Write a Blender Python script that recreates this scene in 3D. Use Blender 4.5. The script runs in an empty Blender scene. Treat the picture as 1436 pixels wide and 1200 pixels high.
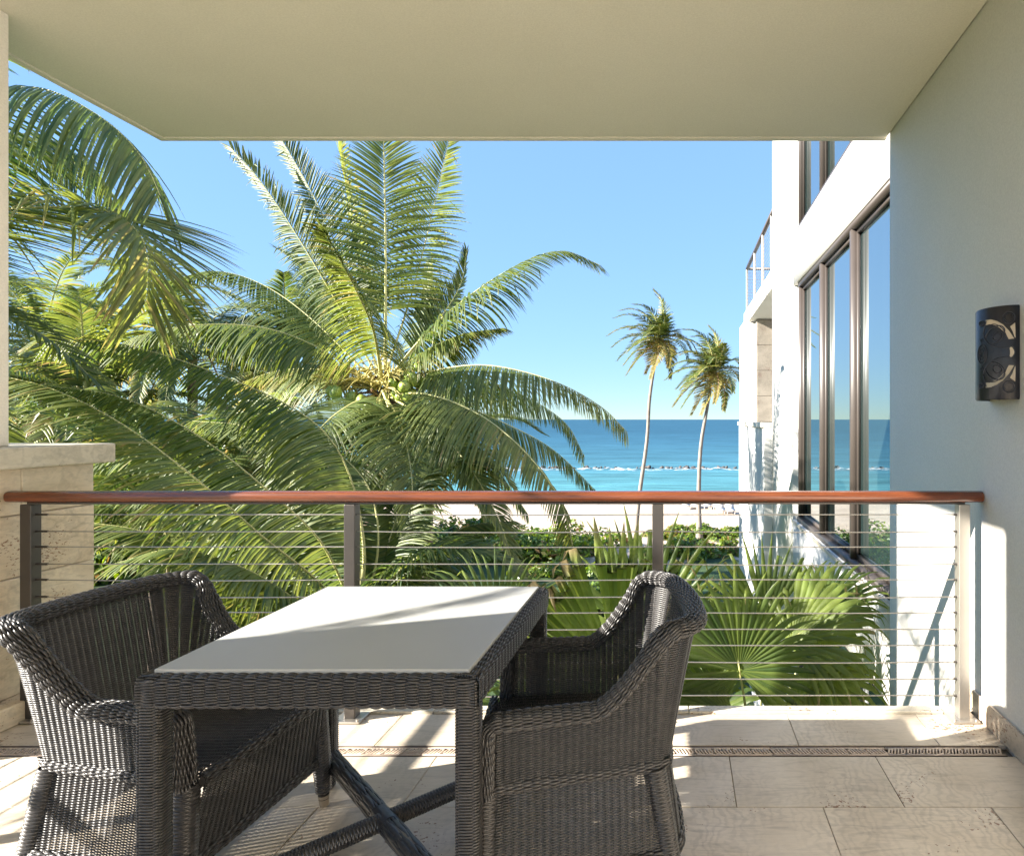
import bpy, bmesh, math, random
import numpy as np
from mathutils import Vector, Matrix
random.seed(7)
PI = math.pi
sc = bpy.context.scene
COL = sc.collection
F, H, CX, CY = 890.0, 1.40, 952.0, 588.0      # focal (photo px), eye height, vanishing point

# ------------------------------------------------------------------ camera, world, sun, exposure
cam = bpy.data.cameras.new('camera'); camo = bpy.data.objects.new('camera', cam); COL.objects.link(camo)
camo.location = (0, 0, H); camo.rotation_euler = (PI/2, 0, 0)
cam.sensor_width = 36; cam.lens = 36*F/1436
cam.shift_x = -(CX-718)/1436; cam.shift_y = -(600-CY)/1436
cam.clip_start = 0.05; cam.clip_end = 60000
sc.camera = camo
SUN = Vector((-1, -0.337, 0.484)).normalized()
w = bpy.data.worlds.new('World'); sc.world = w; w.use_nodes = True
wn = w.node_tree.nodes; wl = w.node_tree.links
sky = wn.new('ShaderNodeTexSky'); sky.sky_type = 'NISHITA'; sky.sun_disc = False
sky.sun_elevation = math.asin(SUN.z); sky.sun_rotation = math.atan2(SUN.x, SUN.y)
sky.air_density = 0.48; sky.dust_density = 0.0; sky.ozone_density = 2.2; sky.altitude = 0
lum = wn.new('ShaderNodeRGBToBW'); pw = wn.new('ShaderNodeMath'); pw.operation = 'POWER'; pw.inputs[1].default_value = -.73
vs_ = wn.new('ShaderNodeVectorMath'); vs_.operation = 'SCALE'      # even out the sky's range, hue untouched
wl.new(sky.outputs[0], lum.inputs[0]); wl.new(lum.outputs[0], pw.inputs[0]); wl.new(sky.outputs[0], vs_.inputs[0]); wl.new(pw.outputs[0], vs_.inputs['Scale'])
tn = wn.new('ShaderNodeVectorMath'); tn.operation = 'MULTIPLY'; tn.inputs[1].default_value = (1.0, 1.04, .96)
wl.new(vs_.outputs[0], tn.inputs[0]); wl.new(tn.outputs[0], wn['Background'].inputs[0]); wn['Background'].inputs[1].default_value = 0.111
sl = bpy.data.lights.new('sun', 'SUN'); sl.energy = 4.6; sl.angle = math.radians(0.5); sl.color = (1, 0.93, 0.82)
so = bpy.data.objects.new('sun', sl); COL.objects.link(so)
so.rotation_euler = (-SUN).to_track_quat('-Z', 'Y').to_euler(); so.location = (-20, -7, 12)
sc.view_settings.view_transform = 'Standard'; sc.view_settings.look = 'None'
sc.view_settings.exposure = 2.42; sc.view_settings.gamma = 1; sc.view_settings.use_curve_mapping = False
sc.render.engine = 'CYCLES'
sc.cycles.max_bounces = 9; sc.cycles.diffuse_bounces = 5; sc.cycles.transmission_bounces = 4
sc.cycles.caustics_reflective = False; sc.cycles.caustics_refractive = False

# ------------------------------------------------------------------ helpers
def P(px, py, Y): return Vector(((px-CX)*Y/F, Y, H-(py-CY)*Y/F))
OFF = {}
def tag(o, label=None, cat=None, group=None, kind=None):
    if label: o['label'] = label
    if cat: o['category'] = cat
    if group: o['group'] = group
    if kind: o['kind'] = kind
    return o
def thing(name, loc, label, cat, group=None):
    o = bpy.data.objects.new(name, None); COL.objects.link(o); o.location = loc
    o.empty_display_size = .1
    OFF[o.name] = Vector(loc)
    return tag(o, label, cat, group)
def link(name, me, parent=None, mat=None):
    if mat is not None and not me.materials: me.materials.append(mat)
    o = bpy.data.objects.new(name, me); COL.objects.link(o)
    if parent:
        o.parent = parent; OFF[o.name] = OFF.get(parent.name, Vector((0, 0, 0)))
    return o
def off(parent): return OFF.get(parent.name, Vector((0, 0, 0))) if parent else Vector((0, 0, 0))
class MB:
    """collects vertices and faces in world coordinates"""
    def __init__(s): s.v = []; s.f = []; s.n = 0; s.t = []
    def add(s, v, f, tint=None):
        v = np.asarray(v, dtype=np.float64).reshape(-1, 3); f = np.asarray(f, dtype=np.int64)
        s.v.append(v); s.f.append(f+s.n); s.n += len(v)
        s.t.append(np.zeros(len(v)) if tint is None else np.broadcast_to(tint, (len(v),)).copy())
        return s
    def box(s, x0, x1, y0, y1, z0, z1):
        v = [(x, y, z) for z in (z0, z1) for y in (y0, y1) for x in (x0, x1)]
        return s.add(v, [(0, 2, 3, 1), (4, 5, 7, 6), (0, 1, 5, 4), (2, 6, 7, 3), (0, 4, 6, 2), (1, 3, 7, 5)])
    def tube(s, pts, rad, n=8, cap=True, flat=1.0, up=(0, 0, 1)):
        pts = np.array([tuple(p) for p in pts], float); m = len(pts)
        rad = np.broadcast_to(np.asarray(rad, float), (m,))
        t = np.gradient(pts, axis=0); t /= np.linalg.norm(t, axis=1)[:, None]+1e-12
        u = np.array(up, float)
        a = np.cross(t, u); bad = np.linalg.norm(a, axis=1) < 1e-3
        a[bad] = np.cross(t[bad], (0, 1, 0)); a /= np.linalg.norm(a, axis=1)[:, None]+1e-12
        b = np.cross(a, t)
        th = np.arange(n)*2*PI/n
        v = pts[:, None, :] + rad[:, None, None]*(np.cos(th)[None, :, None]*a[:, None, :] + flat*np.sin(th)[None, :, None]*b[:, None, :])
        i = np.arange(m-1)[:, None]; j = np.arange(n)[None, :]; j2 = (j+1) % n
        f = np.stack([i*n+j, i*n+j2, (i+1)*n+j2, (i+1)*n+j], -1).reshape(-1, 4)
        s.add(v.reshape(-1, 3), f)
        if cap:
            for base, c in ((0, pts[0]), ((m-1)*n, pts[-1])):
                rv = v.reshape(-1, 3)[base:base+n]
                k = np.arange(n)
                s.add(np.vstack([rv, c]), np.stack([k, (k+1) % n, np.full(n, n), np.full(n, n)], -1)[:, :3] if False else np.stack([k, (k+1) % n, np.full(n, n), np.full(n, n)], -1))
        return s
    def build(s, name, mat, parent=None, smooth=False, tint=False):
        me = bpy.data.meshes.new(name)
        o3 = np.array(off(parent)); V = np.vstack(s.v)-o3
        Fc = [f if f.ndim == 2 else f.reshape(1, -1) for f in s.f]
        polys = []
        tot = []; idx = []
        for f in Fc:
            if f.shape[1] == 4:
                tri = f[:, 2] == f[:, 3]
                q = f[~tri]; idx.append(q.ravel()); tot.append(np.full(len(q), 4))
                if tri.any():
                    q = f[tri][:, :3]; idx.append(q.ravel()); tot.append(np.full(len(q), 3))
            else:
                idx.append(f.ravel()); tot.append(np.full(len(f), f.shape[1]))
        idx = np.concatenate(idx).astype(np.int32); tot = np.concatenate(tot).astype(np.int32)
        st = np.concatenate([[0], np.cumsum(tot)[:-1]]).astype(np.int32)
        me.vertices.add(len(V)); me.vertices.foreach_set('co', V.astype(np.float32).ravel())
        me.loops.add(len(idx)); me.loops.foreach_set('vertex_index', idx)
        me.polygons.add(len(tot)); me.polygons.foreach_set('loop_start', st); me.polygons.foreach_set('loop_total', tot)
        if smooth: me.polygons.foreach_set('use_smooth', np.ones(len(tot), dtype=bool))
        if tint:
            a = me.attributes.new('tint', 'FLOAT', 'POINT'); a.data.foreach_set('value', np.concatenate(s.t).astype(np.float32))
        me.update(calc_edges=True); me.validate()
        return link(name, me, parent, mat)
def bev(name, mat, parent, x0, x1, y0, y1, z0, z1, b=0.004, seg=2, smooth=False):
    """a bevelled box as one object"""
    bm = bmesh.new(); bmesh.ops.create_cube(bm, size=1)
    o3 = off(parent)
    for v in bm.verts: v.co = Vector(((x0+x1)/2+v.co.x*(x1-x0), (y0+y1)/2+v.co.y*(y1-y0), (z0+z1)/2+v.co.z*(z1-z0)))-o3
    if b: bmesh.ops.bevel(bm, geom=bm.edges[:], offset=b, segments=seg, affect='EDGES', profile=.5)
    me = bpy.data.meshes.new(name); bm.to_mesh(me); bm.free()
    return link(name, me, parent, mat)
def spline(pts, n):
    """Catmull-Rom through world points"""
    p = np.array([tuple(q) for q in pts], float)
    p = np.vstack([2*p[0]-p[1], p, 2*p[-1]-p[-2]]); m = len(p)-3
    t = np.linspace(0, m-1e-9, n); i = t.astype(int); f = (t-i)[:, None]
    a, b, c, d = p[i], p[i+1], p[i+2], p[i+3]
    q = .5*((2*b)+(c-a)*f+(2*a-5*b+4*c-d)*f**2+(3*b-a-3*c+d)*f**3)
    seg = np.r_[0, np.cumsum(np.linalg.norm(np.diff(q, axis=0), axis=1))]
    s = np.linspace(0, seg[-1], n)
    return np.stack([np.interp(s, seg, q[:, k]) for k in range(3)], -1)
def copy_tree(o, parent=None):
    c = o.copy(); COL.objects.link(c); c.parent = parent
    for ch in o.children: copy_tree(ch, c)
    return c

# ------------------------------------------------------------------ materials
class NT:
    def __init__(s, name):
        s.m = bpy.data.materials.new(name); s.m.use_nodes = True; s.t = s.m.node_tree; s.n = s.t.nodes
        s.b = s.n['Principled BSDF']; s.out = s.n['Material Output']
    def new(s, typ, **kw):
        n = s.n.new('ShaderNode'+typ)
        for k, v in kw.items():
            if hasattr(n, k) and not k[0].isupper(): setattr(n, k, v)
            else: n.inputs[k.replace('_', ' ')].default_value = v
        return n
    def l(s, a, b): s.t.links.new(a, b); return s
    def ramp(s, src, stops):
        r = s.n.new('ShaderNodeValToRGB'); e = r.color_ramp.elements
        while len(e) < len(stops): e.new(.5)
        for k, (p, c) in enumerate(stops):
            e[k].position = p; e[k].color = (*(c if hasattr(c, '__len__') else (c, c, c)), 1)
        s.l(src, r.inputs[0]); return r.outputs[0]
    def coord(s, scale=(1, 1, 1), kind='Object', jitter=False):
        tc = s.n.new('ShaderNodeTexCoord'); mp = s.n.new('ShaderNodeMapping'); mp.inputs['Scale'].default_value = scale
        src = tc.outputs[kind]
        if kind == 'Position':
            pass
        s.l(src, mp.inputs[0])
        if jitter:
            oi = s.n.new('ShaderNodeObjectInfo'); mu = s.n.new('ShaderNodeMath'); mu.operation = 'MULTIPLY'; mu.inputs[1].default_value = 61
            s.l(oi.outputs['Random'], mu.inputs[0]); cb = s.n.new('ShaderNodeCombineXYZ')
            s.l(mu.outputs[0], cb.inputs[0]); s.l(mu.outputs[0], cb.inputs[1]); s.l(cb.outputs[0], mp.inputs['Location'])
        return mp.outputs[0]
    def noise(s, vec, scale, detail=4, rough=.5, dist=0):
        n = s.new('TexNoise', Scale=scale, Detail=detail, Roughness=rough, Distortion=dist); s.l(vec, n.inputs['Vector']); return n.outputs[0]
    def bump(s, h, dist, strength=1.0, prev=None):
        b = s.new('Bump', Strength=strength, Distance=dist); s.l(h, b.inputs['Height'])
        if prev: s.l(prev, b.inputs['Normal'])
        s.l(b.outputs[0], s.b.inputs['Normal']); return b.outputs[0]
    def mix(s, fac, a, b, mode='MIX'):
        m = s.n.new('ShaderNodeMix'); m.data_type = 'RGBA'; m.blend_type = mode
        for inp, val in ((m.inputs[0], fac), (m.inputs[6], a), (m.inputs[7], b)):
            if hasattr(val, 'type') and hasattr(val, 'links'): s.l(val, inp)
            elif hasattr(val, '__len__'): inp.default_value = (*val, 1)
            else: inp.default_value = val
        return m.outputs[2]
    def col(s, c):
        if hasattr(c, 'links'): s.l(c, s.b.inputs['Base Color'])
        else: s.b.inputs['Base Color'].default_value = (*c, 1)
        return s
    def set(s, **kw):
        for k, v in kw.items(): s.b.inputs[k.replace('_', ' ')].default_value = v
        return s

def stucco(name, c, c2, sc_=1.0):
    t = NT(name); v = t.coord()
    n = t.noise(v, 1.3*sc_, 7, .62); gr = t.ramp(t.noise(v, 120, 4, .7), [(.3, .90), (.7, 1.06)]); t.col(t.mix(1.0, t.ramp(n, [(.3, c2), (.7, c)]), gr, 'MULTIPLY'))
    f = t.noise(v, 160, 3, .6); g = t.noise(v, 9, 3); b = t.bump(f, .0022, .6); t.bump(g, .003, .5, b)
    return t.set(Roughness=.85, Specular_IOR_Level=.25).m
M = {}
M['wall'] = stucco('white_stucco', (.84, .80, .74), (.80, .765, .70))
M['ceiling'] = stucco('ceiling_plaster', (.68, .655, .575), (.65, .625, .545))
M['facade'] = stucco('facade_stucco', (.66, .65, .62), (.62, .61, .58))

def travertine(name, base, dark, pits=.5, vein=(1.2, 7, 7), bumpy=.001):
    t = NT(name); v = t.coord((1, 1, 1), jitter=True)
    n1 = t.noise(v, 2.2, 6, .62, .6)
    mp = t.new('Mapping'); mp.inputs['Scale'].default_value = vein; t.l(v, mp.inputs[0])
    n2 = t.noise(mp.outputs[0], 3.0, 8, .65, 1.6)
    c1 = t.ramp(n1, [(.30, dark), (.62, base)])
    c2 = t.ramp(n2, [(.34, .70), (.5, 1.03), (.64, .84)])
    c = t.mix(.75, c1, c2, 'MULTIPLY')
    wv = t.new('TexWave', Scale=9.0, Distortion=16.0, Detail=4.0); wv.inputs['Detail Scale'].default_value = 1.1; t.l(v, wv.inputs['Vector'])
    msk = t.ramp(t.noise(v, 2.1, 3, .5), [(.40, 0.0), (.58, .45)])
    c = t.mix(msk, c, t.mix(1.0, c, t.ramp(wv.outputs[0], [(.1, .72), (.6, 1.05)]), 'MULTIPLY'))
    # pits: thresholded stretched noise, only in patches
    mp2 = t.new('Mapping'); mp2.inputs['Scale'].default_value = (1, 1.0, 1.8); t.l(v, mp2.inputs[0])
    p1 = t.noise(mp2.outputs[0], 64, 3, .55, .4); patch = t.noise(v, 3.1, 2, .5)
    pm = t.n.new('ShaderNodeMath'); pm.operation = 'MULTIPLY'; t.l(p1, pm.inputs[0]); t.l(patch, pm.inputs[1])
    pit = t.ramp(pm.outputs[0], [(.385-.03*pits, 0.0), (.405-.03*pits, 1.0)])
    c = t.mix(pit, c, (base[0]*.38, base[1]*.24, base[2]*.18))
    oi = t.n.new('ShaderNodeObjectInfo'); rr = t.ramp(oi.outputs['Random'], [(0, (.90, .89, .87)), (1, (1.06, 1.05, 1.04))])
    c = t.mix(1.0, c, rr, 'MULTIPLY'); t.col(c)
    inv = t.ramp(pit, [(0, 1.0), (1, 0.0)]); b = t.bump(inv, .002, .8); t.bump(n2, bumpy, .4, b)
    r = t.ramp(n1, [(.3, .48), (.7, .34)]); t.l(r, t.b.inputs['Roughness'])
    return t.m
M['floor_tile'] = travertine('floor_travertine', (.63, .555, .46), (.50, .425, .33), -.1)
M['pier_stone'] = travertine('pier_travertine', (.66, .58, .46), (.52, .42, .29), .35, (2, 2, 7), .004)
M['skirting'] = travertine('skirting_travertine', (.52, .44, .35), (.42, .34, .25), -.25)
M['cap_stone'] = travertine('cap_limestone', (.60, .56, .47), (.50, .45, .36), .6, (2, 2, 6), .002)
M['far_stone'] = travertine('grey_stone', (.30, .27, .23), (.20, .18, .15), .6, (3, 3, 9), .004)
def plain(name, c, rough=.5, metal=0, bump=0, bs=80, var=.08, **kw):
    t = NT(name); v = t.coord(); n = t.noise(v, 3.5, 5, .6)
    t.col(t.ramp(n, [(.3, tuple(x*(1-var) for x in c)), (.7, tuple(x*(1+var) for x in c))]))
    t.set(Roughness=rough, Metallic=metal, **kw)
    if bump: t.bump(t.noise(v, bs, 3), bump, .6)
    return t.m
M['grout'] = plain('grout', (.36, .31, .25), .9)
M['steel'] = plain('brushed_steel', (.50, .47, .43), .38, .85, .0002, 300)
M['post'] = plain('bronze_post', (.090, .082, .077), .36, .6, .0002, 200)
M['cable'] = plain('steel_cable', (.42, .40, .37), .34, .9)
M['dark'] = plain('black_plastic', (.02, .02, .02), .4)
M['winframe'] = plain('bronze_window_frame', (.055, .045, .04), .42, 0)
M['grate'] = plain('beige_grate', (.50, .40, .32), .5)
M['trough'] = plain('drain_trough', (.06, .04, .03), .8)
M['slab'] = plain('grey_laminate', (.42, .425, .415), .42, 0, .0003, 400, .02)
M['foot'] = plain('worn_leg_foot', (.23, .19, .14), .5)
def wood():
    t = NT('mahogany_varnish'); v = t.coord((.6, 14, 14)); n = t.noise(v, 5, 7, .6, .5)
    t.col(t.ramp(n, [(.25, (.060, .018, .009)), (.5, (.135, .038, .016)), (.75, (.20, .060, .024))]))
    t.bump(n, .0006, .4); return t.set(Roughness=.27, Coat_Weight=.5, Coat_Roughness=.12).m
M['wood'] = wood()
def wicker():
    t = NT('dark_wicker'); v = t.coord(); n = t.noise(v, 60, 3, .6); g = t.noise(v, 4, 3)
    c = t.ramp(n, [(.3, (.026, .0255, .027)), (.7, (.060, .057, .057))])
    t.col(t.mix(.5, c, t.ramp(g, [(.3, .78), (.7, 1.2)]), 'MULTIPLY')); t.bump(n, .0005, .5)
    return t.set(Roughness=.34, Specular_IOR_Level=.6).m
M['wicker'] = wicker()
M['core'] = plain('wicker_core', (.018, .016, .015), .8)
def leaf(name, a, b, dry, trans=.45, rough=.42, spec=.5):
    t = NT(name); at = t.n.new('ShaderNodeAttribute'); at.attribute_name = 'tint'
    c = t.ramp(at.outputs['Fac'], [(0, a), (.72, b), (.92, dry), (1.0, tuple(x*.7 for x in dry))])
    v = t.coord(); n = t.noise(v, 7, 4, .6)
    c = t.mix(.55, c, t.ramp(n, [(.3, .68), (.7, 1.25)]), 'MULTIPLY'); t.col(c)
    t.set(Roughness=rough, Specular_IOR_Level=spec)
    tr = t.n.new('ShaderNodeBsdfTranslucent')
    hs = t.new('HueSaturation', Saturation=1.15, Value=1.7); hs.inputs['Hue'].default_value = .485; t.l(c, hs.inputs['Color']); t.l(hs.outputs[0], tr.inputs[0])
    mx = t.n.new('ShaderNodeMixShader'); mx.inputs[0].default_value = trans
    t.l(t.b.outputs[0], mx.inputs[1]); t.l(tr.outputs[0], mx.inputs[2]); t.l(mx.outputs[0], t.out.inputs[0])
    return t.m
M['coco'] = leaf('coconut_leaflet', (.042, .090, .026), (.180, .210, .052), (.34, .25, .11), .42, .46)
M['coco_far'] = leaf('far_coconut_leaflet', (.03, .06, .014), (.115, .145, .03), (.30, .20, .06), .3)
M['fan'] = leaf('fan_palm_leaf', (.060, .105, .030), (.225, .285, .065), (.36, .29, .15), .5, .42)
M['shrub'] = leaf('shrub_leaf', (.045, .095, .018), (.16, .24, .03), (.22, .14, .05), .35)
M['rachis'] = plain('palm_rachis', (.44, .42, .17), .45, var=.15)
M['rachis_dry'] = plain('dry_petiole', (.25, .15, .08), .7, var=.3)
def trunk():
    t = NT('palm_trunk'); v = t.coord((1, 1, 5)); n = t.noise(v, 6, 5, .6)
    wv = t.new('TexWave', Scale=2.2, Distortion=1.5, Detail=3.0); wv.bands_direction = 'Z'; t.l(t.coord(), wv.inputs['Vector'])
    c = t.ramp(n, [(.3, (.13, .095, .07)), (.7, (.30, .24, .19))]); t.col(t.mix(.5, c, t.ramp(wv.outputs[0], [(.2, .6), (.6, 1.1)]), 'MULTIPLY'))
    b = t.bump(wv.outputs[0], .012, .8); t.bump(n, .01, .6, b); return t.set(Roughness=.9).m
M['trunk'] = trunk()
M['trunk_far'] = plain('pale_palm_trunk', (.22, .19, .16), .9, bump=.01, bs=12, var=.2)
M['coconut'] = plain('green_coconut', (.24, .32, .06), .35, var=.2)
M['fibre'] = plain('palm_fibre', (.16, .10, .055), .95, bump=.01, bs=40, var=.4)
M['flower'] = plain('palm_flower_stalk', (.42, .36, .11), .6, var=.2)

# ------------------------------------------------------------------ ground, beach, sea
def ground():
    xs = np.r_[np.linspace(-3000, -60, 12), np.linspace(-56, 60, 59), np.linspace(70, 3000, 12)]
    ys = np.r_[np.linspace(-60, 8, 8), np.linspace(10, 72, 63), np.linspace(76, 140, 12)]
    prof = lambda y: np.interp(y, [-60, 34, 38, 60, 69, 80, 140], [-4.95, -4.95, -5.25, -6.5, -7.13, -7.9, -9.6])
    X, Y = np.meshgrid(xs, ys); rng = np.random.RandomState(2)
    Z = prof(Y)+.05*np.sin(X*.7+Y*.9)+.05*np.sin(X*1.7-Y*.6)*(Y > 33)+rng.uniform(-.03, .03, X.shape)*(Y > 33)
    m, n = X.shape; i = np.arange(m-1)[:, None]*n; j = np.arange(n-1)[None, :]
    f = np.stack([i+j, i+j+1, i+j+1+n, i+j+n], -1).reshape(-1, 4)
    sand = NT('beach_sand'); v = sand.coord(); n1 = sand.noise(v, .35, 5, .6); n2 = sand.noise(v, 3.0, 6, .7)
    sand.col(sand.mix(.5, sand.ramp(n1, [(.3, (.47, .37, .27)), (.7, (.58, .47, .36))]), sand.ramp(n2, [(.35, .75), (.65, 1.1)]), 'MULTIPLY'))
    sand.bump(n2, .12, .8); sand.set(Roughness=.95)
    mb = MB(); mb.add(np.stack([X, Y, Z], -1).reshape(-1, 3), f); tag(mb.build('beach_sand', sand.m, smooth=True), 'pale pinkish beach sand sloping down to the sea behind the palms', kind='structure')
    # lawn
    g = NT('lawn'); v = g.coord(); n1 = g.noise(v, .8, 6, .65); n2 = g.noise(v, 40, 3, .7)
    g.col(g.mix(.6, g.ramp(n1, [(.3, (.022, .055, .012)), (.7, (.055, .105, .022))]), g.ramp(n2, [(.3, .5), (.7, 1.3)]), 'MULTIPLY')); g.bump(n2, .05, 1); g.set(Roughness=.9)
    mb = MB(); xs = np.linspace(-40, 20, 50); ys = np.linspace(-20, 27.5, 40); X, Y = np.meshgrid(xs, ys)
    edge = 27.5+1.5*np.sin(xs*.45)+.8*np.sin(xs*1.3); Y = Y.copy(); Y[-1] = edge; Y[-2] = edge-.6
    Z = -4.95+.16+.03*np.sin(X*.9)*np.cos(Y*.8); Z[-1] = -5.3
    m, n = X.shape; i = np.arange(m-1)[:, None]*n; j = np.arange(n-1)[None, :]
    f = np.stack([i+j, i+j+1, i+j+1+n, i+j+n], -1).reshape(-1, 4)
    mb.add(np.stack([X, Y, Z], -1).reshape(-1, 3), f); tag(mb.build('lawn', g.m, smooth=True), 'green lawn below the balcony, between the palms', kind='structure')
    # sea
    t = NT('sea_water'); tc = t.coord()
    sep = t.n.new('ShaderNodeSeparateXYZ'); t.l(tc, sep.inputs[0])
    mr = t.new('MapRange'); mr.inputs['From Min'].default_value = 60; mr.inputs['From Max'].default_value = 460
    nz = t.noise(t.coord((.01, .05, 1)), 1.0, 4, .6)
    ad = t.n.new('ShaderNodeMath'); ad.operation = 'MULTIPLY_ADD'; ad.inputs[1].default_value = 60; t.l(nz, ad.inputs[0]); t.l(sep.outputs[1], ad.inputs[2]); t.l(ad.outputs[0], mr.inputs[0])
    c = t.ramp(mr.outputs[0], [(0, (.125, .26, .25)), (.10, (.075, .21, .235)), (.24, (.050, .145, .195)), (.5, (.036, .110, .165)), (1, (.028, .088, .138))])
    wmap = t.coord((.10, .55, 1)); w1 = t.noise(wmap, 1.0, 7, .62, .4); w2 = t.noise(t.coord((.03, .11, 1)), 1.0, 5, .6)
    c = t.mix(.8, c, t.ramp(w1, [(.36, .70), (.5, 1.0), (.66, 1.32)]), 'MULTIPLY')
    c = t.mix(.6, c, t.ramp(w2, [(.36, .75), (.64, 1.25)]), 'MULTIPLY')
    foam = t.ramp(t.noise(t.coord((.12, 1.6, 1)), 1.1, 6, .7), [(.69, 0.0), (.74, .55)])
    c = t.mix(foam, c, (.7, .75, .75)); t.col(c)
    t.bump(w1, .9, .5); t.set(Roughness=.55, IOR=1.12, Specular_IOR_Level=.3)
    mb = MB(); rows = [66, 90, 130, 220, 500, 1500, 6000, 45000]
    vs = [(x, y, -7.2) for y in rows for x in (-max(3000, y*1.6), max(3000, y*1.6))]
    mb.add(vs, [(2*k, 2*k+1, 2*k+3, 2*k+2) for k in range(len(rows)-1)])
    tag(mb.build('sea', t.m), 'blue sea reaching the horizon, turquoise near the shore', kind='structure')
    # foam line + breakwater
    fm = NT('sea_foam'); v = fm.coord((.5, 1.6, 1)); n = fm.noise(v, 1.2, 6, .7); fm.col((.8, .83, .83)); fm.set(Roughness=.8)
    al = fm.ramp(n, [(.50, 0.0), (.62, .8)]); fm.l(al, fm.b.inputs['Alpha']); fm.bump(n, .2)
    mb = MB(); xs = np.linspace(-60, 40, 120); r = np.random.RandomState(3)
    y0 = 107+1.2*np.sin(xs*.3); y1 = 110.5+1.5*np.sin(xs*.21+1); top = -7.12+.22*np.abs(r.randn(120))
    vs = np.concatenate([np.stack([xs, y0, np.full(120, -7.15)], -1), np.stack([xs, (y0+y1)/2, top], -1), np.stack([xs, y1, np.full(120, -7.15)], -1)])
    k = np.arange(119); mb.add(vs, np.concatenate([np.stack([k, k+1, k+121, k+120], -1), np.stack([k+120, k+121, k+241, k+240], -1)]))
    tag(mb.build('surf_foam', fm.m, smooth=True), 'white surf breaking along the rocks offshore', kind='stuff')
    mb = MB(); xs = np.linspace(-60, 40, 120); y0 = 67.5+.8*np.sin(xs*.25); y1 = y0+1.2+.5*np.sin(xs*.7)
    vs = np.concatenate([np.stack([xs, y0, np.full(120, -7.05)], -1), np.stack([xs, y1, np.full(120, -7.15)], -1)])
    mb.add(vs, np.stack([k, k+1, k+121, k+120], -1)); tag(mb.build('shore_foam', fm.m, smooth=True), 'thin foam line where the sea meets the sand', kind='stuff')
    bw = thing('breakwater', (0, 111, -7.2), 'low breakwater of dark rocks lying offshore in the surf', 'breakwater')
    rk = plain('wet_rock', (.075, .062, .055), .7, bump=.05, bs=4, var=.3); ms = []
    for q in range(4):
        bm = bmesh.new(); bmesh.ops.create_icosphere(bm, subdivisions=2, radius=.5)
        rr = random.Random(q)
        for vv in bm.verts: vv.co *= rr.uniform(.75, 1.15)
        me = bpy.data.meshes.new('rock'); bm.to_mesh(me); bm.free(); ms.append(me)
    for q in range(110):
        x = -38+q*.56+random.uniform(-.3, .3)
        if math.sin(x*.8)+random.uniform(-1, 1) < -.75: continue
        o = link('rock', ms[q % 4], bw, rk); o.location = (x, random.uniform(-.8, .8), random.uniform(-.1, .2))
        s = random.uniform(.35, .8); o.scale = (s*1.3, s, s*random.uniform(.6, .9)); o.rotation_euler = (random.random(), random.random(), random.random()*6)
ground()

# ------------------------------------------------------------------ balcony shell
XW, YW, XL, ZC, YC = 1.413, 4.25, -3.124, 3.31, 4.35
YF = 3.084
def shell():
    mb = MB(); mb.box(XW, XW+.36, -4.6, YW, -5.2, 6.9)
    tag(mb.build('right_wall', M['wall']), 'white stucco side wall at the right carrying the carved lamp', kind='structure')
    mb = MB(); mb.box(-3.5, -3.2, .15, 1.1, -5.2, ZC)
    tag(mb.build('left_wall', M['wall']), 'white wall pier on the open side left of the camera', kind='structure')
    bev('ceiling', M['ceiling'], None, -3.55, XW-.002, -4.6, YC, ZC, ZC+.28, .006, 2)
    c = bpy.data.objects['ceiling']; tag(c, 'flat beige plaster soffit over the balcony', kind='structure')
    # raised drip edge strips as parts
    for nm, a in (('drip_edge', (-3.50, XW-.004, YC-.055, YC-.012, ZC-.010, ZC+.002)), ('drip_edge', (-3.538, -3.495, -4.55, YC-.012, ZC-.010, ZC+.002))):
        bev(nm, M['ceiling'], c, *a, .002, 1)
    # balcony slab
    mb = MB(); mb.box(-3.6, XW-.001, -4.6, YF-.012, -.35, -.022)
    fl = tag(mb.build('floor', M['grout']), 'pale travertine floor tiles of the balcony', kind='structure')
    g = .0013
    def tiles(y0, y1, x0):
        x = x0
        while x > -3.6: x -= .608
        while x < XW-.02:
            a, b = max(x, -3.6)+g, min(x+.608, XW-.002)-g
            if b-a > .03:
                dz = random.uniform(-.0008, .0004)
                t = bev('floor_tile', M['floor_tile'], fl, a, b, y0+g, y1-g, -.021, dz, .0016, 1)
            x += .608
    tiles(2.728, 3.018, .515); tiles(2.295, 2.640, .209); tiles(1.687, 2.295, .521); tiles(1.079, 1.687, .209)
    tiles(.471, 1.079, .521); tiles(-.137, .471, .209); tiles(-.745, -.137, .521); tiles(-1.353, -.745, .209); [tiles(-1.353-.608*(q+1), -1.353-.608*q, (.521, .209)[q % 2]) for q in range(5)]
    x = -3.6
    while x < XW-.01:
        b = min(x+1.216, XW-.002); bev('edge_tile', M['cap_stone'], fl, x+.001, b-.001, 3.020, YF, -.09, .012, .005, 2); x += 1.216
    # skirting on the right wall and back
    sk = tag(bpy.data.objects.new('wall_skirting', None), 'tan stone skirting along the foot of the right wall', 'skirting'); COL.objects.link(sk); OFF[sk.name] = Vector((0, 0, 0))
    ys = [3.078, 2.877, 2.27, 1.66, 1.05, .44, -.17, -.78, -1.39]
    for a, b in zip(ys[1:], ys[:-1]): bev('skirting_tile', M['skirting'], sk, XW-.014, XW-.0005, a+.001, b-.001, .001, .112, .002, 1)
shell()

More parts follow.
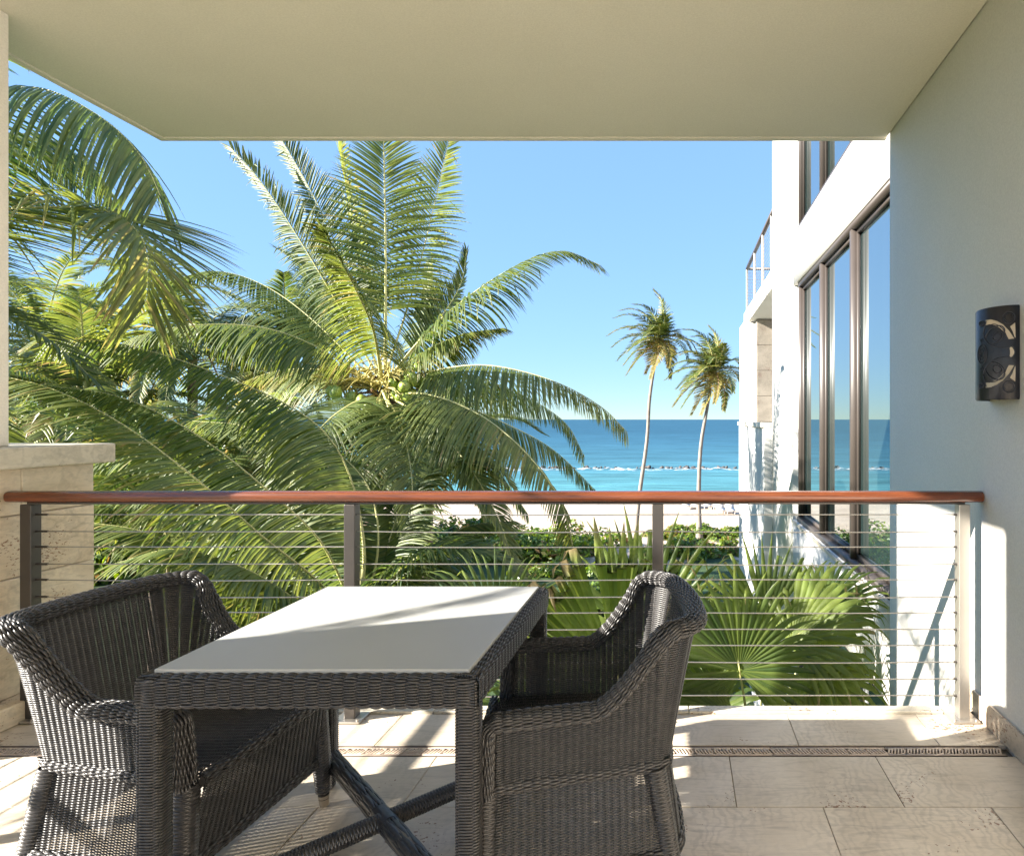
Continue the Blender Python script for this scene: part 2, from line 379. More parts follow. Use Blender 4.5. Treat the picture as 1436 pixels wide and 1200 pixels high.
def drain():
    dr = thing('floor_drain', (-1.1, 2.68, 0), 'narrow beige slotted drain grate set across the travertine floor', 'drain')
    mb = MB(); mb.box(-3.55, 1.37, 2.646, 2.722, -.020, -.016); mb.box(-3.55, 1.37, 2.643, 2.648, -.02, -.001); mb.box(-3.55, 1.37, 2.720, 2.7252, -.02, -.001)
    mb.build('trough', M['trough'], dr)
    y0, y1 = 2.652, 2.716; L = .486
    for sgi in range(10):
        xa = -3.52+sgi*.489; mb = MB()
        z0, z1 = -.009, -.002
        mb.box(xa, xa+L, y0, y0+.008, z0, z1); mb.box(xa, xa+L, y1-.008, y1, z0, z1)
        lean = 1 if (sgi//3) % 2 else -1
        ncell = 6; cw = L/ncell; yc = (y0+y1)/2
        for c in range(ncell):
            cx = xa+(c+.5)*cw; nb = 5; sw = .0062; bw = .0072
            xs = cx-(nb*(sw+bw)+bw)/2
            hl = [.012, .020, .023, .020, .012]
            for b in range(nb+1):
                xb = xs+b*(sw+bw); sh = .009*lean
                mb.add([(xb+s*(bw/2)+bw/2+(sh if y > yc else -sh), y, z) for z in (z0, z1) for y in (y0+.008, y1-.008) for s in (-1, 1)],
                       [(0, 2, 3, 1), (4, 5, 7, 6), (0, 1, 5, 4), (2, 6, 7, 3), (0, 4, 6, 2), (1, 3, 7, 5)])
                if b < nb:
                    h = hl[b]
                    for q0, q1 in ((y0+.008, yc-h), (yc+h, y1-.008)):
                        if q1 > q0:
                            f = lambda y: sh*(y-yc)/.024
                            mb.add([(xx+f(y), y, z) for z in (z0, z1) for y in (q0, q1) for xx in (xb+bw, xb+bw+sw)],
                                   [(0, 2, 3, 1), (4, 5, 7, 6), (0, 1, 5, 4), (2, 6, 7, 3), (0, 4, 6, 2), (1, 3, 7, 5)])
            # solid web between diamonds with a round hole left at its waist
            xr = xs+nb*(sw+bw)+bw; xn = cx+cw-(nb*(sw+bw)+bw)/2
            if c < ncell-1 and xn > xr: mb.box(xr+.001, xn-.001, y0+.008, yc-.008, z0, z1); mb.box(xr+.001, xn-.001, yc+.008, y1-.008, z0, z1)
        mb.build('grate', M['grate'], dr)
drain()

def pier():
    p = thing('stone_pier', (-3.4, 2.95, 0), 'travertine block pier with a projecting cap at the left end of the railing', 'pier')
    y0, y1 = 2.50, 3.395; zs = [.10, .375, .655, .948, 1.168]
    for k, (a, b) in enumerate(zip(zs[:-1], zs[1:])):
        cut = [y0, y0+(.52 if k % 2 else .30), y1]
        for c, d in zip(cut[:-1], cut[1:]):
            bev('stone_block', M['pier_stone'], p, -3.62, XL+random.uniform(-.004, .002), c+.001, d-.001, a+.0015, b-.0015, .004, 1)
    bev('plinth', M['pier_stone'], p, -3.62, -3.03, y0-.02, 3.082, .001, .098, .006, 2)
    bev('cap', M['cap_stone'], p, -3.70, -3.05, y0-.07, 3.44, 1.170, 1.272, .008, 2)
    c = bev('white_column', M['wall'], None, -3.55, -3.165, 2.56, 3.0, 1.272, ZC, .006, 2)
    tag(c, 'white stucco column standing on the stone pier', 'column')
pier()

YR = 2.967
def railing():
    r = thing('balcony_railing', (0, YR, 0), 'cable railing with a reddish wooden handrail across the front of the balcony', 'railing')
    # handrail: rounded oval profile
    mb = MB(); xs = np.linspace(XL+.004, XW-.003, 60)
    n = 20; th = np.arange(n)*2*PI/n; prof = np.stack([.036*np.sign(np.cos(th))*np.abs(np.cos(th))**.75, .0265*np.sign(np.sin(th))*np.abs(np.sin(th))**.75], -1)
    V = np.array([[(x, YR+a, 1.040+b) for a, b in prof] for x in xs]).reshape(-1, 3); i = np.arange(59)[:, None]*n; j = np.arange(n)[None, :]
    mb.add(V, np.stack([i+j, i+(j+1) % n, i+n+(j+1) % n, i+n+j], -1).reshape(-1, 4)); mb.add(V[:n], [list(range(n))]); mb.add(V[-n:], [list(range(n))[::-1]])
    mb.build('handrail', M['wood'], r, smooth=True)
    bev('support_bar', M['post'], r, -3.03, 1.33, YR-.019, YR+.019, 1.006, 1.0145, .001, 1)
    for x in (-3.03, -1.528, -.098, 1.325):
        po = bev('post', M['post' if x < 1 else 'steel'], r, x-.0255, x+.0255, YR-.026, YR+.026, .012, 1.005, .003, 2)
        pl = bev('base_plate', M['steel'], po, x-.065, x+.06, YR-.055, YR+.052, .0015, .0125, .003, 2)
        mb = MB()
        for dx in (-.052, .047): mb.tube([(x+dx, YR-.043, .012), (x+dx, YR-.043, .019)], .007, 6)
        mb.build('bolt', M['steel'], po)
    rr = random.Random(4)
    for k in range(12):
        z = .957-.0768*k+rr.uniform(-.003, .003); pts = []
        posts = [-3.03, -1.528, -.098, 1.325]
        for a, b in zip(posts[:-1], posts[1:]):
            sag = rr.uniform(-.001, .007)
            for q in range(8):
                u = q/8; pts.append((a+(b-a)*u, YR, z-4*sag*u*(1-u)))
        pts.append((posts[-1], YR, z))
        mb = MB(); mb.tube(pts, .0028, 6); cb = mb.build('cable', M['cable'], r, smooth=True)
        mb = MB(); mb.tube([(-3.005, YR, z), (-2.95, YR, z)], .0055, 6); mb.build('end_fitting', M['post'], cb)
        mb = MB(); mb.tube([(1.30, YR, z), (1.285, YR, z)], .0055, 6); mb.build('end_fitting', M['post'], cb)
    # side railing on the left between wall and pier
    s = thing('side_railing', (-3.28, 1.8, 0), 'short cable railing closing the left side of the balcony out of frame', 'railing')
    mb = MB(); mb.tube([(-3.28, 1.1, 1.04), (-3.28, 2.43, 1.04)], .032, 12, flat=.8); mb.build('handrail', M['wood'], s, smooth=True)
    bev('post', M['post'], s, -3.305, -3.255, 1.75, 1.80, .002, 1.015, .003, 1)
    for k in range(12):
        mb = MB(); mb.tube([(-3.28, 1.1, .957-.0768*k), (-3.28, 2.5, .957-.0768*k)], .0028, 5); mb.build('cable', M['cable'], s)
railing()

# ------------------------------------------------------------------ sconce
def sconce():
    yc, a, b, z0, z1 = 2.76, .108, .13, 1.483, 1.876
    s = thing('wall_sconce', (XW, yc, (z0+z1)/2), 'dark blue-black carved half-round wall lamp with beige cut-outs on the right wall', 'wall lamp')
    def pt(th, z, o=0): return np.array((XW-(a+o)*math.sin(th), yc+(b+o)*math.cos(th), z))
    mb = MB(); n = 40; th = np.linspace(0, PI, n)
    outer = [[pt(t, z) for t in th] for z in (z0, z0+.006, z1-.006, z1)]
    for row, o in ((0, -.004), (3, -.004)): outer[row] = [pt(t, (z0, 0, 0, z1)[row], o) for t in th]
    inner = [[pt(t, z, -.008) for t in th] for z in (z1, z0)]
    rows = outer+inner+[outer[0]]
    V = np.array(rows).reshape(-1, 3); i = np.arange(len(rows)-1)[:, None]*n; j = np.arange(n-1)[None, :]
    mb.add(V, np.stack([i+j, i+j+1, i+j+1+n, i+j+n], -1).reshape(-1, 4))
    gl = NT('glazed_ceramic'); nz = gl.noise(gl.coord(), 18, 4); gl.col(gl.ramp(nz, [(.3, (.004, .005, .010)), (.7, (.010, .012, .022))])); gl.set(Roughness=.33); gl.bump(gl.noise(gl.coord(), 60, 3), .0015, .6)
    mb.build('shell', gl.m, s, smooth=True)
    tab_t = np.radians([60, 75, 90, 105, 120, 135, 150, 165, 180]); tab_x = []
    for t in tab_t:
        q = pt(t, 1.6); tab_x.append((952+890*q[0]/q[1]-1340)*6)
    tab_x = np.array(tab_x)
    def m(x, y, o=.0): return pt(float(np.interp(x, tab_x[1:], tab_t[1:])), z0+(960-y)/(960-188)*(z1-z0), o)
    relief = plain('carved_ridge', (.018, .021, .034), .35); beige = plain('lamp_cutout', (.55, .48, .38), .7)
    def ring(x, y, rx, ry, rad=.0028, n=20, rot=0):
        mb = MB(); c, sn = math.cos(rot), math.sin(rot)
        mb.tube([m(x+rx*math.cos(t)*c-ry*math.sin(t)*sn, y+rx*math.cos(t)*sn+ry*math.sin(t)*c, .001) for t in np.linspace(0, 2*PI, n)], rad, 6, False); mb.build('ridge', relief, s, smooth=True)
    for sg in (-1, 1):
        Y = lambda y: 574+sg*(574-y)   # mirror about the middle
        ring(450, Y(290), 50, 48); ring(450, Y(290), 36, 34, .0015)
        ring(335, Y(425), 88, 62, .003, 28, .65*sg if sg > 0 else -.65); ring(350, Y(438), 38, 30, .0022, 20, .6*sg)
        ring(222, Y(312), 20, 22); ring(222, Y(312), 9, 10, .002); ring(222, Y(455), 10, 12, .002)
        def sheet(outl, inl, mat, nm, o=.0018):
            mb = MB(); k = len(outl); A = np.array([m(x, Y(y), o) for x, y in outl]+[m(x, Y(y), o) for x, y in inl])
            A2 = np.array([m(x, Y(y), -.003) for x, y in outl]+[m(x, Y(y), -.003) for x, y in inl])
            i = np.arange(k-1); f = np.stack([i, i+1, i+k+1, i+k], -1)
            mb.add(np.vstack([A, A2]), np.vstack([f, f+2*k, [[0, k, 3*k, 2*k]], np.stack([i, i+1, i+2*k+1, i+2*k], -1), np.stack([i+k, i+k+1, i+3*k+1, i+3*k], -1)])); mb.build(nm, mat, s)
        sheet([(258, 290), (300, 292), (350, 312), (400, 345), (450, 400), (492, 465)], [(250, 335), (290, 330), (335, 345), (375, 372), (415, 412), (448, 468)], beige, 'cutout')
        sheet([(500, 335), (502, 400), (502, 458)], [(458, 365), (480, 405), (500, 458)], beige, 'cutout')
        sheet([(458, 530), (475, 536), (490, 560), (492, 574)], [(455, 545), (457, 555), (458, 565), (458, 574)], beige, 'cutout', .0022)
        mb = MB(); mb.tube(spline([m(262, Y(300), .001), m(238, Y(400), .001), m(262, Y(470), .001), m(330, Y(520), .001), m(440, Y(536), .001), m(480, Y(520), .001), m(500, Y(574), .001)], 34), .003, 6, False); mb.build('ridge', relief, s, smooth=True)
        mb = MB(); mb.tube(spline([m(250, Y(345), .001), m(330, Y(335), .001), m(400, Y(385), .001), m(440, Y(470), .001)], 20), .002, 6, False); mb.build('ridge', relief, s, smooth=True)
    for q in (1, .68, .36): ring(228, 574, 38*q, 105*q*.8, .0025)
    mb = MB(); mb.box(XW-.03, XW-.0005, yc-.06, yc+.06, 1.6, 1.75); mb.build('mount', M['dark'], s)
sconce()

# ------------------------------------------------------------------ wicker weave
def weave(mb, S, Lu, Lv, stake, pitch, amp=.0016, rw=.46, rh=.0017, closed=False, mask=None, spp=4, stakes=True, nst=None, phase=0):
    """S(u,v): numpy-vectorised surface in metres; strands run along u, stakes along v."""
    ns = nst or max(2, int(round(Lu/stake))); n = max(2, int(round(Lv/pitch)))
    if closed: ns += ns % 2
    K = ns*spp+1
    u = np.linspace(0, 1, K); v = (np.arange(n)+.5)/n
    U, V = np.meshgrid(u, v); e = 1e-3
    p = S(U, V); pu = S(np.clip(U+e, 0, 1) if not closed else U+e, V)-S(np.clip(U-e, 0, 1) if not closed else U-e, V)
    pv = S(U, np.clip(V+e, 0, 1))-S(U, np.clip(V-e, 0, 1))
    N = np.cross(pu, pv); N /= np.linalg.norm(N, axis=-1)[..., None]+1e-12
    pv /= np.linalg.norm(pv, axis=-1)[..., None]+1e-12
    t = np.arange(K)/spp
    o = np.sin(PI*(t+.5))[None, :]*np.where(np.arange(n) % 2, 1, -1)[:, None]
    o = np.sign(o)*np.abs(o)**.8
    c = p+N*(amp*o)[..., None]
    r = (Lv/n*rw*(1+1.55*np.abs(o)**1.2))[..., None]
    off4 = [(r, 0), (r*.3, rh), (-r*.55, rh*.8), (-r, 0), (0, -rh)]
    G = np.stack([c+pv*a+N*b for a, b in off4], 2)         # n,K,5,3
    q = len(off4)
    i = np.arange(n)[:, None, None]; k = np.arange(K-1)[None, :, None]; j = np.arange(q)[None, None, :]; j2 = (j+1) % q
    idx = lambda i, k, j: (i*K+k)*q+j
    Fc = np.stack([idx(i, k, j), idx(i, k, j2), idx(i, k+1, j2), idx(i, k+1, j)], -1)
    if mask is not None:
        mk = mask(U, V); mk = mk[:, :-1] & mk[:, 1:]
        Fc = Fc[mk]
    mb.add(G.reshape(-1, 3), Fc.reshape(-1, 4))
    if stakes:
        for k in range(0, ns+(0 if closed else 1)):
            uu = np.full(24, k/ns if not stakes == 'mid' else k/ns); vv = np.linspace(0, 1, 24)
            if mask is not None:
                ok = mask(uu, vv)
                if ok.sum() < 2: continue
                vv = np.linspace(vv[ok].min(), vv[ok].max(), 24)
            pts = S(uu, vv); mb.tube(pts, .0016, 4, False)
def rect_loop(th, hx, hy, p=.35):
    """rounded square section, th in turns"""
    c, s = np.cos(th*2*PI), np.sin(th*2*PI)
    return hx*np.sign(c)*np.abs(c)**p, hy*np.sign(s)*np.abs(s)**p

def sweep_surface(path, ra, rb, upv=None, power=.6):
    """closed-section surface S(u=along, v=around) round a polyline path"""
    path = np.asarray(path, float); m = len(path)
    t = np.gradient(path, axis=0); t /= np.linalg.norm(t, axis=1)[:, None]
    if upv is None: upv = np.tile((0, 0, 1.), (m, 1))
    a = np.cross(t, upv); a /= np.linalg.norm(a, axis=1)[:, None]+1e-12; b = np.cross(a, t)
    g = np.linspace(0, 1, m)
    ra = np.broadcast_to(np.asarray(ra, float), (m,)); rb = np.broadcast_to(np.asarray(rb, float), (m,))
    def ip(arr, u): return np.stack([np.interp(u, g, arr[:, k]) for k in range(3)], -1)
    def S(u, v):
        u = np.clip(u, 0, 1); c, s = np.cos(v*2*PI), np.sin(v*2*PI)
        c = np.sign(c)*np.abs(c)**power; s = np.sign(s)*np.abs(s)**power
        return ip(path, u)+ip(a, u)*(np.interp(u, g, ra)*c)[..., None]+ip(b, u)*(np.interp(u, g, rb)*s)[..., None]
    L = np.linalg.norm(np.diff(path, axis=0), axis=1).sum()
    return S, L
def core(mb, path, ra, rb, power=.6, n=14):
    S, L = sweep_surface(path, ra, rb, power=power); m = len(path)
    U, V = np.meshgrid(np.linspace(0, 1, m), np.arange(n)/n, indexing='ij'); G = S(U, V).reshape(-1, 3)
    i = np.arange(m-1)[:, None]*n; j = np.arange(n)[None, :]
    mb.add(G, np.stack([i+j, i+(j+1) % n, i+n+(j+1) % n, i+n+j], -1).reshape(-1, 4)); mb.add(G[:n], [list(range(n))]); mb.add(G[-n:], [list(range(n))[::-1]])

def swap(S): return lambda u, v: S(v, u)

# ------------------------------------------------------------------ table
def table():
    x0, x1, y0, y1, zt = -1.335, -.533, 1.615, 2.415, .765
    T = thing('dining_table', ((x0+x1)/2, (y0+y1)/2, 0), 'square dark wicker table with a pale grey top', 'table')
    bev('table_top', M['slab'], T, x0, x1, y0, y1, zt-.012, zt, .0015, 2)
    o = .027; lw = .028
    ax0, ax1, ay0, ay1 = x0-o, x1+o, y0-o, y1+o
    # apron: four woven beams, strands running lengthwise
    za, zb = zt-.088, zt-.014
    def beam(p, q, out):
        p, q, out = np.array(p, float), np.array(q, float), np.array(out, float)
        L = np.linalg.norm(q-p)
        prof = np.array([(-.055, 1.0), (-.018, 1.0), (-.006, .955), (0, .86), (0, .5), (0, .12), (-.006, .02), (-.03, 0)]); d = np.r_[0, np.cumsum(np.hypot(np.diff(prof[:, 0]), np.diff(prof[:, 1])*(zb-za)))]; Lp = d[-1]; d /= Lp
        def S(u, v):
            a = np.interp(v, d, prof[:, 0]); z = za+(zb-za)*np.interp(v, d, prof[:, 1])
            b = p+(q-p)*u[..., None]; b = b+out*a[..., None]; b[..., 2] = z; return b
        mb = MB(); weave(mb, S, L, Lp, .031, .0035, .0040, .385, .0028, spp=6, stakes=False)
        ob = mb.build('apron', M['wicker'], T, smooth=True)
        mb = MB(); n_ = out*.007; lo = np.minimum(p, q)-np.abs(out)*.0; hi = np.maximum(p, q)
        c = np.array([p-out*.008, q-out*.008, p-out*.05, q-out*.05]); mb.box(c[:, 0].min(), c[:, 0].max(), c[:, 1].min(), c[:, 1].max(), za+.006, zb-.006); mb.build('apron_core', M['core'], ob)
    beam((ax0+.004, ay0, 0), (ax1-.004, ay0, 0), (0, -1, 0)); beam((ax1, ay0+.004, 0), (ax1, ay1-.004, 0), (1, 0, 0))
    beam((ax1-.004, ay1, 0), (ax0+.004, ay1, 0), (0, 1, 0)); beam((ax0, ay1-.004, 0), (ax0, ay0+.004, 0), (-1, 0, 0))
    # legs
    for lx in (ax0+lw, ax1-lw):
        for ly in (ay0+lw, ay1-lw):
            def S(u, v, lx=lx, ly=ly):
                a, b = rect_loop(u, lw-.002, lw-.002, .42)
                return np.stack([lx+a, ly+b, .03+(zb-.006-.03)*v], -1)
            mb = MB(); weave(mb, S, .21, zb-.036, .03, .0038, .0028, .39, .0027, closed=True, spp=5, stakes=False, nst=8)
            lg = mb.build('leg', M['wicker'], T, smooth=True)
            bev('leg_core', M['core'], lg, lx-lw+.007, lx+lw-.007, ly-lw+.007, ly+lw-.007, .012, zb-.01, .008, 2)
            bev('foot', M['dark'], lg, lx-.021, lx+.021, ly-.021, ly+.021, .0015, .03, .006, 2)
    # crossed stretchers
    zs = .128; c = Vector(((x0+x1)/2, (y0+y1)/2, zs)); e = .03
    A = [(ax0+lw+e, ay0+lw+e, zs), (ax1-lw-e, ay1-lw-e, zs)]; B = [(ax0+lw+e, ay1-lw-e, zs), (ax1-lw-e, ay0+lw+e, zs)]
    path = np.linspace(A[0], A[1], 30); S, L = sweep_surface(path, .026, .026, power=1.0); mb = MB()
    weave(mb, lambda u, v: S(v, u), .165, L, .02, .0050, .0010, .46, .0022, closed=True, spp=3, stakes=False, nst=8); st = mb.build('stretcher', M['wicker'], T, smooth=True)
    mb = MB(); mb.tube(path, .0235, 12); mb.build('stretcher_core', M['core'], st)
    path = np.linspace(B[0], B[1], 30); S, L = sweep_surface(path, .026, .026, power=.8); mb = MB()
    weave(mb, S, L, .17, .11, .0085, .0010, .48, .0035, spp=4, stakes=False); st = mb.build('stretcher', M['wicker'], T, smooth=True)
    mb = MB(); mb.tube(path, .0235, 12); mb.build('stretcher_core', M['core'], st)
    d = (Vector(B[1])-Vector(B[0])).normalized(); mb = MB()
    for q, r in ((.0, .0315),): mb.tube([c+d*(-.045), c+d*.045], r, 14)
    mb.build('joint_wrap', M['wicker'], T, smooth=True)
    mb = MB(); mb.tube([c+d*.10, c+d*.22], .0292, 14); mb.build('worn_band', M['foot'], T, smooth=True)
table()

# ------------------------------------------------------------------ armchair (local: faces +x)
def armchair():
    C = thing('wicker_armchair', (0, 0, 0), 'x', 'armchair')
    zw, zs0, za, zt = .415, .165, .60, .822
    # plan of the U: straight sides, rounded corners; returns xy at arc parameter u and height z
    hf, hb, xf, xb, R = .276, .232, .262, -.235, .055
    seg = []
    for s in (-1, 1):
        pass
    def plan_pts():
        pts = []
        for k in np.linspace(0, 1, 30): pts.append((xf+(xb+R-xf)*k, -(hf+(hb-hf)*k)))
        for k in np.linspace(0, PI/2, 14)[1:]: pts.append((xb+R-R*math.sin(k), -(hb-R+R*math.cos(k))))
        pts = np.array(pts)
        back = np.array([(xb-.012*math.cos(y/(hb-R)*PI/2), y) for y in np.linspace(-(hb-R), hb-R, 22)[1:-1]])
        return np.vstack([pts, back, (pts*[1, -1])[::-1]])
    pp = plan_pts(); d = np.r_[0, np.cumsum(np.linalg.norm(np.diff(pp, axis=0), axis=1))]; LU = d[-1]; d /= LU
    # outward normals of the plan
    tt = np.gradient(pp, axis=0); nn = np.stack([tt[:, 1], -tt[:, 0]], -1); nn /= np.linalg.norm(nn, axis=1)[:, None]
    nn = np.where((np.sum(nn*(pp-[0.1, 0]), axis=1) < 0)[:, None], -nn, nn)
    def lean(x, z):
        h = (z-zw)
        up = np.clip(h, 0, 1)
        bk = np.clip((.10-x)/.34, 0, 1)
        return up*(.085+.09*bk)+np.where(h < 0, -h*.14, 0)+up**2*.06*bk
    def pos(u, z):
        x = np.interp(u, d, pp[:, 0]); y = np.interp(u, d, pp[:, 1]); nx = np.interp(u, d, nn[:, 0]); ny = np.interp(u, d, nn[:, 1])
        l = lean(x, z); return np.stack([x+nx*l, y+ny*l, z+0*x], -1)
    def ztop(u):
        x = np.interp(u, d, pp[:, 0]); k = np.clip((-.01-x)/(.200-.01), 0, 1)
        mid = 1-((np.abs(u-.5)/.18).clip(0, 1))**2
        return za+(zt-za)*(k**1.55)
    # tub panel
    zmax = zt+.02
    S = lambda u, v: pos(u, zw+(zmax-zw)*v)
    mask = lambda u, v: (zw+(zmax-zw)*v) < ztop(np.clip(u, 0, 1))-.006
    mb = MB(); weave(mb, S, LU, zmax-zw, .0205, .0034, .0034, .36, .0022, mask=mask, spp=4)
    mb.build('tub_panel', M['wicker'], C, smooth=True)
    # rim: front post, arm, back top, arm, front post as one rolled edge
    u = np.linspace(0, 1, 150); top = pos(u, ztop(u)); top[:, 2] = ztop(u)-.004
    def ease(a, b, n): return [a+(b-a)*k for k in np.linspace(0, 1, n)]
    def post(side):
        y = side*1.0; p0 = top[0 if side < 0 else -1]
        base = np.array([xf+.012, p0[1]*.965, zw-.012])
        pts = [base+(np.array([p0[0]+.010, p0[1], p0[2]-.035])-base)*k for k in np.linspace(0, 1, 10)]
        cx = p0+np.array([-.02, 0, 0])
        for a in np.linspace(0, PI/2, 7)[1:-1]: pts.append(np.array([p0[0]-.022+.032*math.cos(a), p0[1], p0[2]-.035+.035*math.sin(a)]))
        return np.array(pts)
    tin = top[(top[:, 0] < xf-.018)]
    path = np.vstack([post(-1), tin, post(1)[::-1]]); path = spline(path, 240)
    t = np.gradient(path, axis=0); t /= np.linalg.norm(t, axis=1)[:, None]
    # wide rim: outward direction as "a"
    ctr = np.array([.08, 0, 0]); outw = path-ctr; outw[:, 2] = 0
    xx = path[:, 0]; onside = np.clip((xx+.20)/.05, 0, 1)[:, None]
    outw = outw/np.linalg.norm(outw, axis=1)[:, None]*(1-onside)+np.stack([0*xx, np.sign(path[:, 1]), 0*xx], -1)*onside
    b = np.cross(t, outw); b /= np.linalg.norm(b, axis=1)[:, None]
    a = np.cross(b, t); g = np.linspace(0, 1, len(path))
    def ip(arr, q): return np.stack([np.interp(q, g, arr[:, k]) for k in range(3)], -1)
    def mk(ra, rb):
        def R_(q, v):
            q = np.clip(q, 0, 1); c, s = np.cos(v*2*PI), np.sin(v*2*PI); c = np.sign(c)*np.abs(c)**.8; s = np.sign(s)*np.abs(s)**.8
            return ip(path, q)+ip(a, q)*(ra*c)[..., None]+ip(b, q)*(rb*s)[..., None]
        return R_
    L = np.linalg.norm(np.diff(path, axis=0), axis=1).sum()
    mb = MB(); weave(mb, mk(.029, .0195), L, .16, .026, .0042, .0034, .39, .0027, spp=6, stakes=False); rim = mb.build('rolled_rim', M['wicker'], C, smooth=True)
    R_ = mk(.0255, .016); mb = MB(); m_, n_ = 200, 12; U, V = np.meshgrid(np.linspace(0, 1, m_), np.arange(n_)/n_, indexing='ij'); G = R_(U, V).reshape(-1, 3)
    i = np.arange(m_-1)[:, None]*n_; j = np.arange(n_)[None, :]; mb.add(G, np.stack([i+j, i+(j+1) % n_, i+n_+(j+1) % n_, i+n_+j], -1).reshape(-1, 4)); mb.build('rim_core', M['core'], rim)
    # lower skirt round sides and back
    S2 = lambda u, v: pos(u, zs0+.01+(zw-.006-zs0-.01)*v)
    mb = MB(); weave(mb, S2, LU, zw-zs0-.016, .0205, .0034, .0034, .335, .0021, spp=4); mb.build('skirt_panel', M['wicker'], C, smooth=True)
    # front skirt
    S3 = lambda u, v: np.stack([xf+.052-.045*(1-v)+0*u, (u*2-1)*(.252+.03*(1-v)), zs0+.01+(zw-.006-zs0-.01)*v], -1)
    mb = MB(); weave(mb, S3, .52, zw-zs0-.016, .0205, .0034, .0034, .34, .0021, spp=4); mb.build('front_panel', M['wicker'], C, smooth=True)
    # seat
    S4 = lambda u, v: np.stack([xf+.05+(xb-.05-xf)*v, (u*2-1)*(.252+.022*np.clip(v*6, 0, 1)+(hb-hf)*v-.004), zw+.010-.014*np.sin(PI*np.clip(v, 0, 1))*np.sin(PI*np.clip(u, 0, 1))-.02*np.clip(1-v*18, 0, 1)**2], -1)
    mb = MB(); weave(mb, S4, .52, .52, .0205, .0036, .0032, .34, .0021, spp=4); mb.build('seat', M['wicker'], C, smooth=True)
    # bottom and waist bands
    def band(z, rz, rr, nm, umax=1):
        pth = pos(np.linspace(0, 1, 110), np.full(110, z)); Sb, Lb = sweep_surface(pth, rr, rz, power=.8)
        mb = MB(); weave(mb, Sb, Lb, .10, .024, .0054, .0030, .40, .0026, spp=4, stakes=False); o = mb.build(nm, M['wicker'], C, smooth=True)
        mb = MB(); mb.tube(pth, rr*.8, 8, flat=rz/rr); mb.build('band_core', M['core'], o)
    band(zs0+.008, .017, .012, 'bottom_band'); band(zw-.004, .012, .010, 'waist_band')
    for z, nm in ((zs0+.008, 'front_band'), (zw-.002, 'seat_edge')):
        k = .010 if z < .3 else .052
        pth = np.linspace((xf+k, -.27, z), (xf+k, .27, z), 40); Sb, Lb = sweep_surface(pth, .012, .017, power=.8)
        mb = MB(); weave(mb, Sb, Lb, .09, .024, .0054, .0030, .40, .0026, spp=4, stakes=False); o = mb.build(nm, M['wicker'], C, smooth=True)
        mb = MB(); mb.tube(pth, .0095, 8, flat=1.4); mb.build('band_core', M['core'], o)
    # legs
    for sy in (-1, 1):
        for top_, bot in (((xf+.010, sy*.272, zw-.012), (xf+.018, sy*.300, .0)), ((xb+.045, sy*.225, zw-.012), (xb-.02, sy*.268, .0))):
            pth = np.linspace(top_, bot, 30); rad = np.interp(np.linspace(0, 1, 30), [0, .6, 1], [.0275, .0265, .019])
            pw = pth[:26]; Sl, Ll = sweep_surface(pw, rad[:26], rad[:26], upv=np.tile((0, 1., 0), (26, 1)), power=.8)
            mb = MB(); weave(mb, lambda u, v: Sl(v, u), .16, Ll, .02, .0050, .0010, .46, .0023, closed=True, spp=3, stakes=False, nst=8); lg = mb.build('leg', M['wicker'], C, smooth=True)
            mb = MB(); mb.tube(pth[:28], rad[:28]*.88, 12); mb.build('leg_core', M['core'], lg, smooth=True)
            mb = MB(); mb.tube([pth[26], (bot[0], bot[1], .002)], [.019, .0155], 12); mb.build('foot', M['foot'], lg, smooth=True)
    return C
ch = armchair()
ch.location = (-1.592, 2.03, 0); ch.rotation_euler = (0, 0, math.radians(-5))
ch2 = copy_tree(ch); ch2.location = (-.292, 2.01, 0); ch2.rotation_euler = (0, 0, math.radians(189.5))
tag(ch, 'dark wicker armchair left of the table, beside the stone pier', 'armchair', 'wicker armchairs at the table')
tag(ch2, 'dark wicker armchair right of the table, its back catching the sun', 'armchair', 'wicker armchairs at the table')

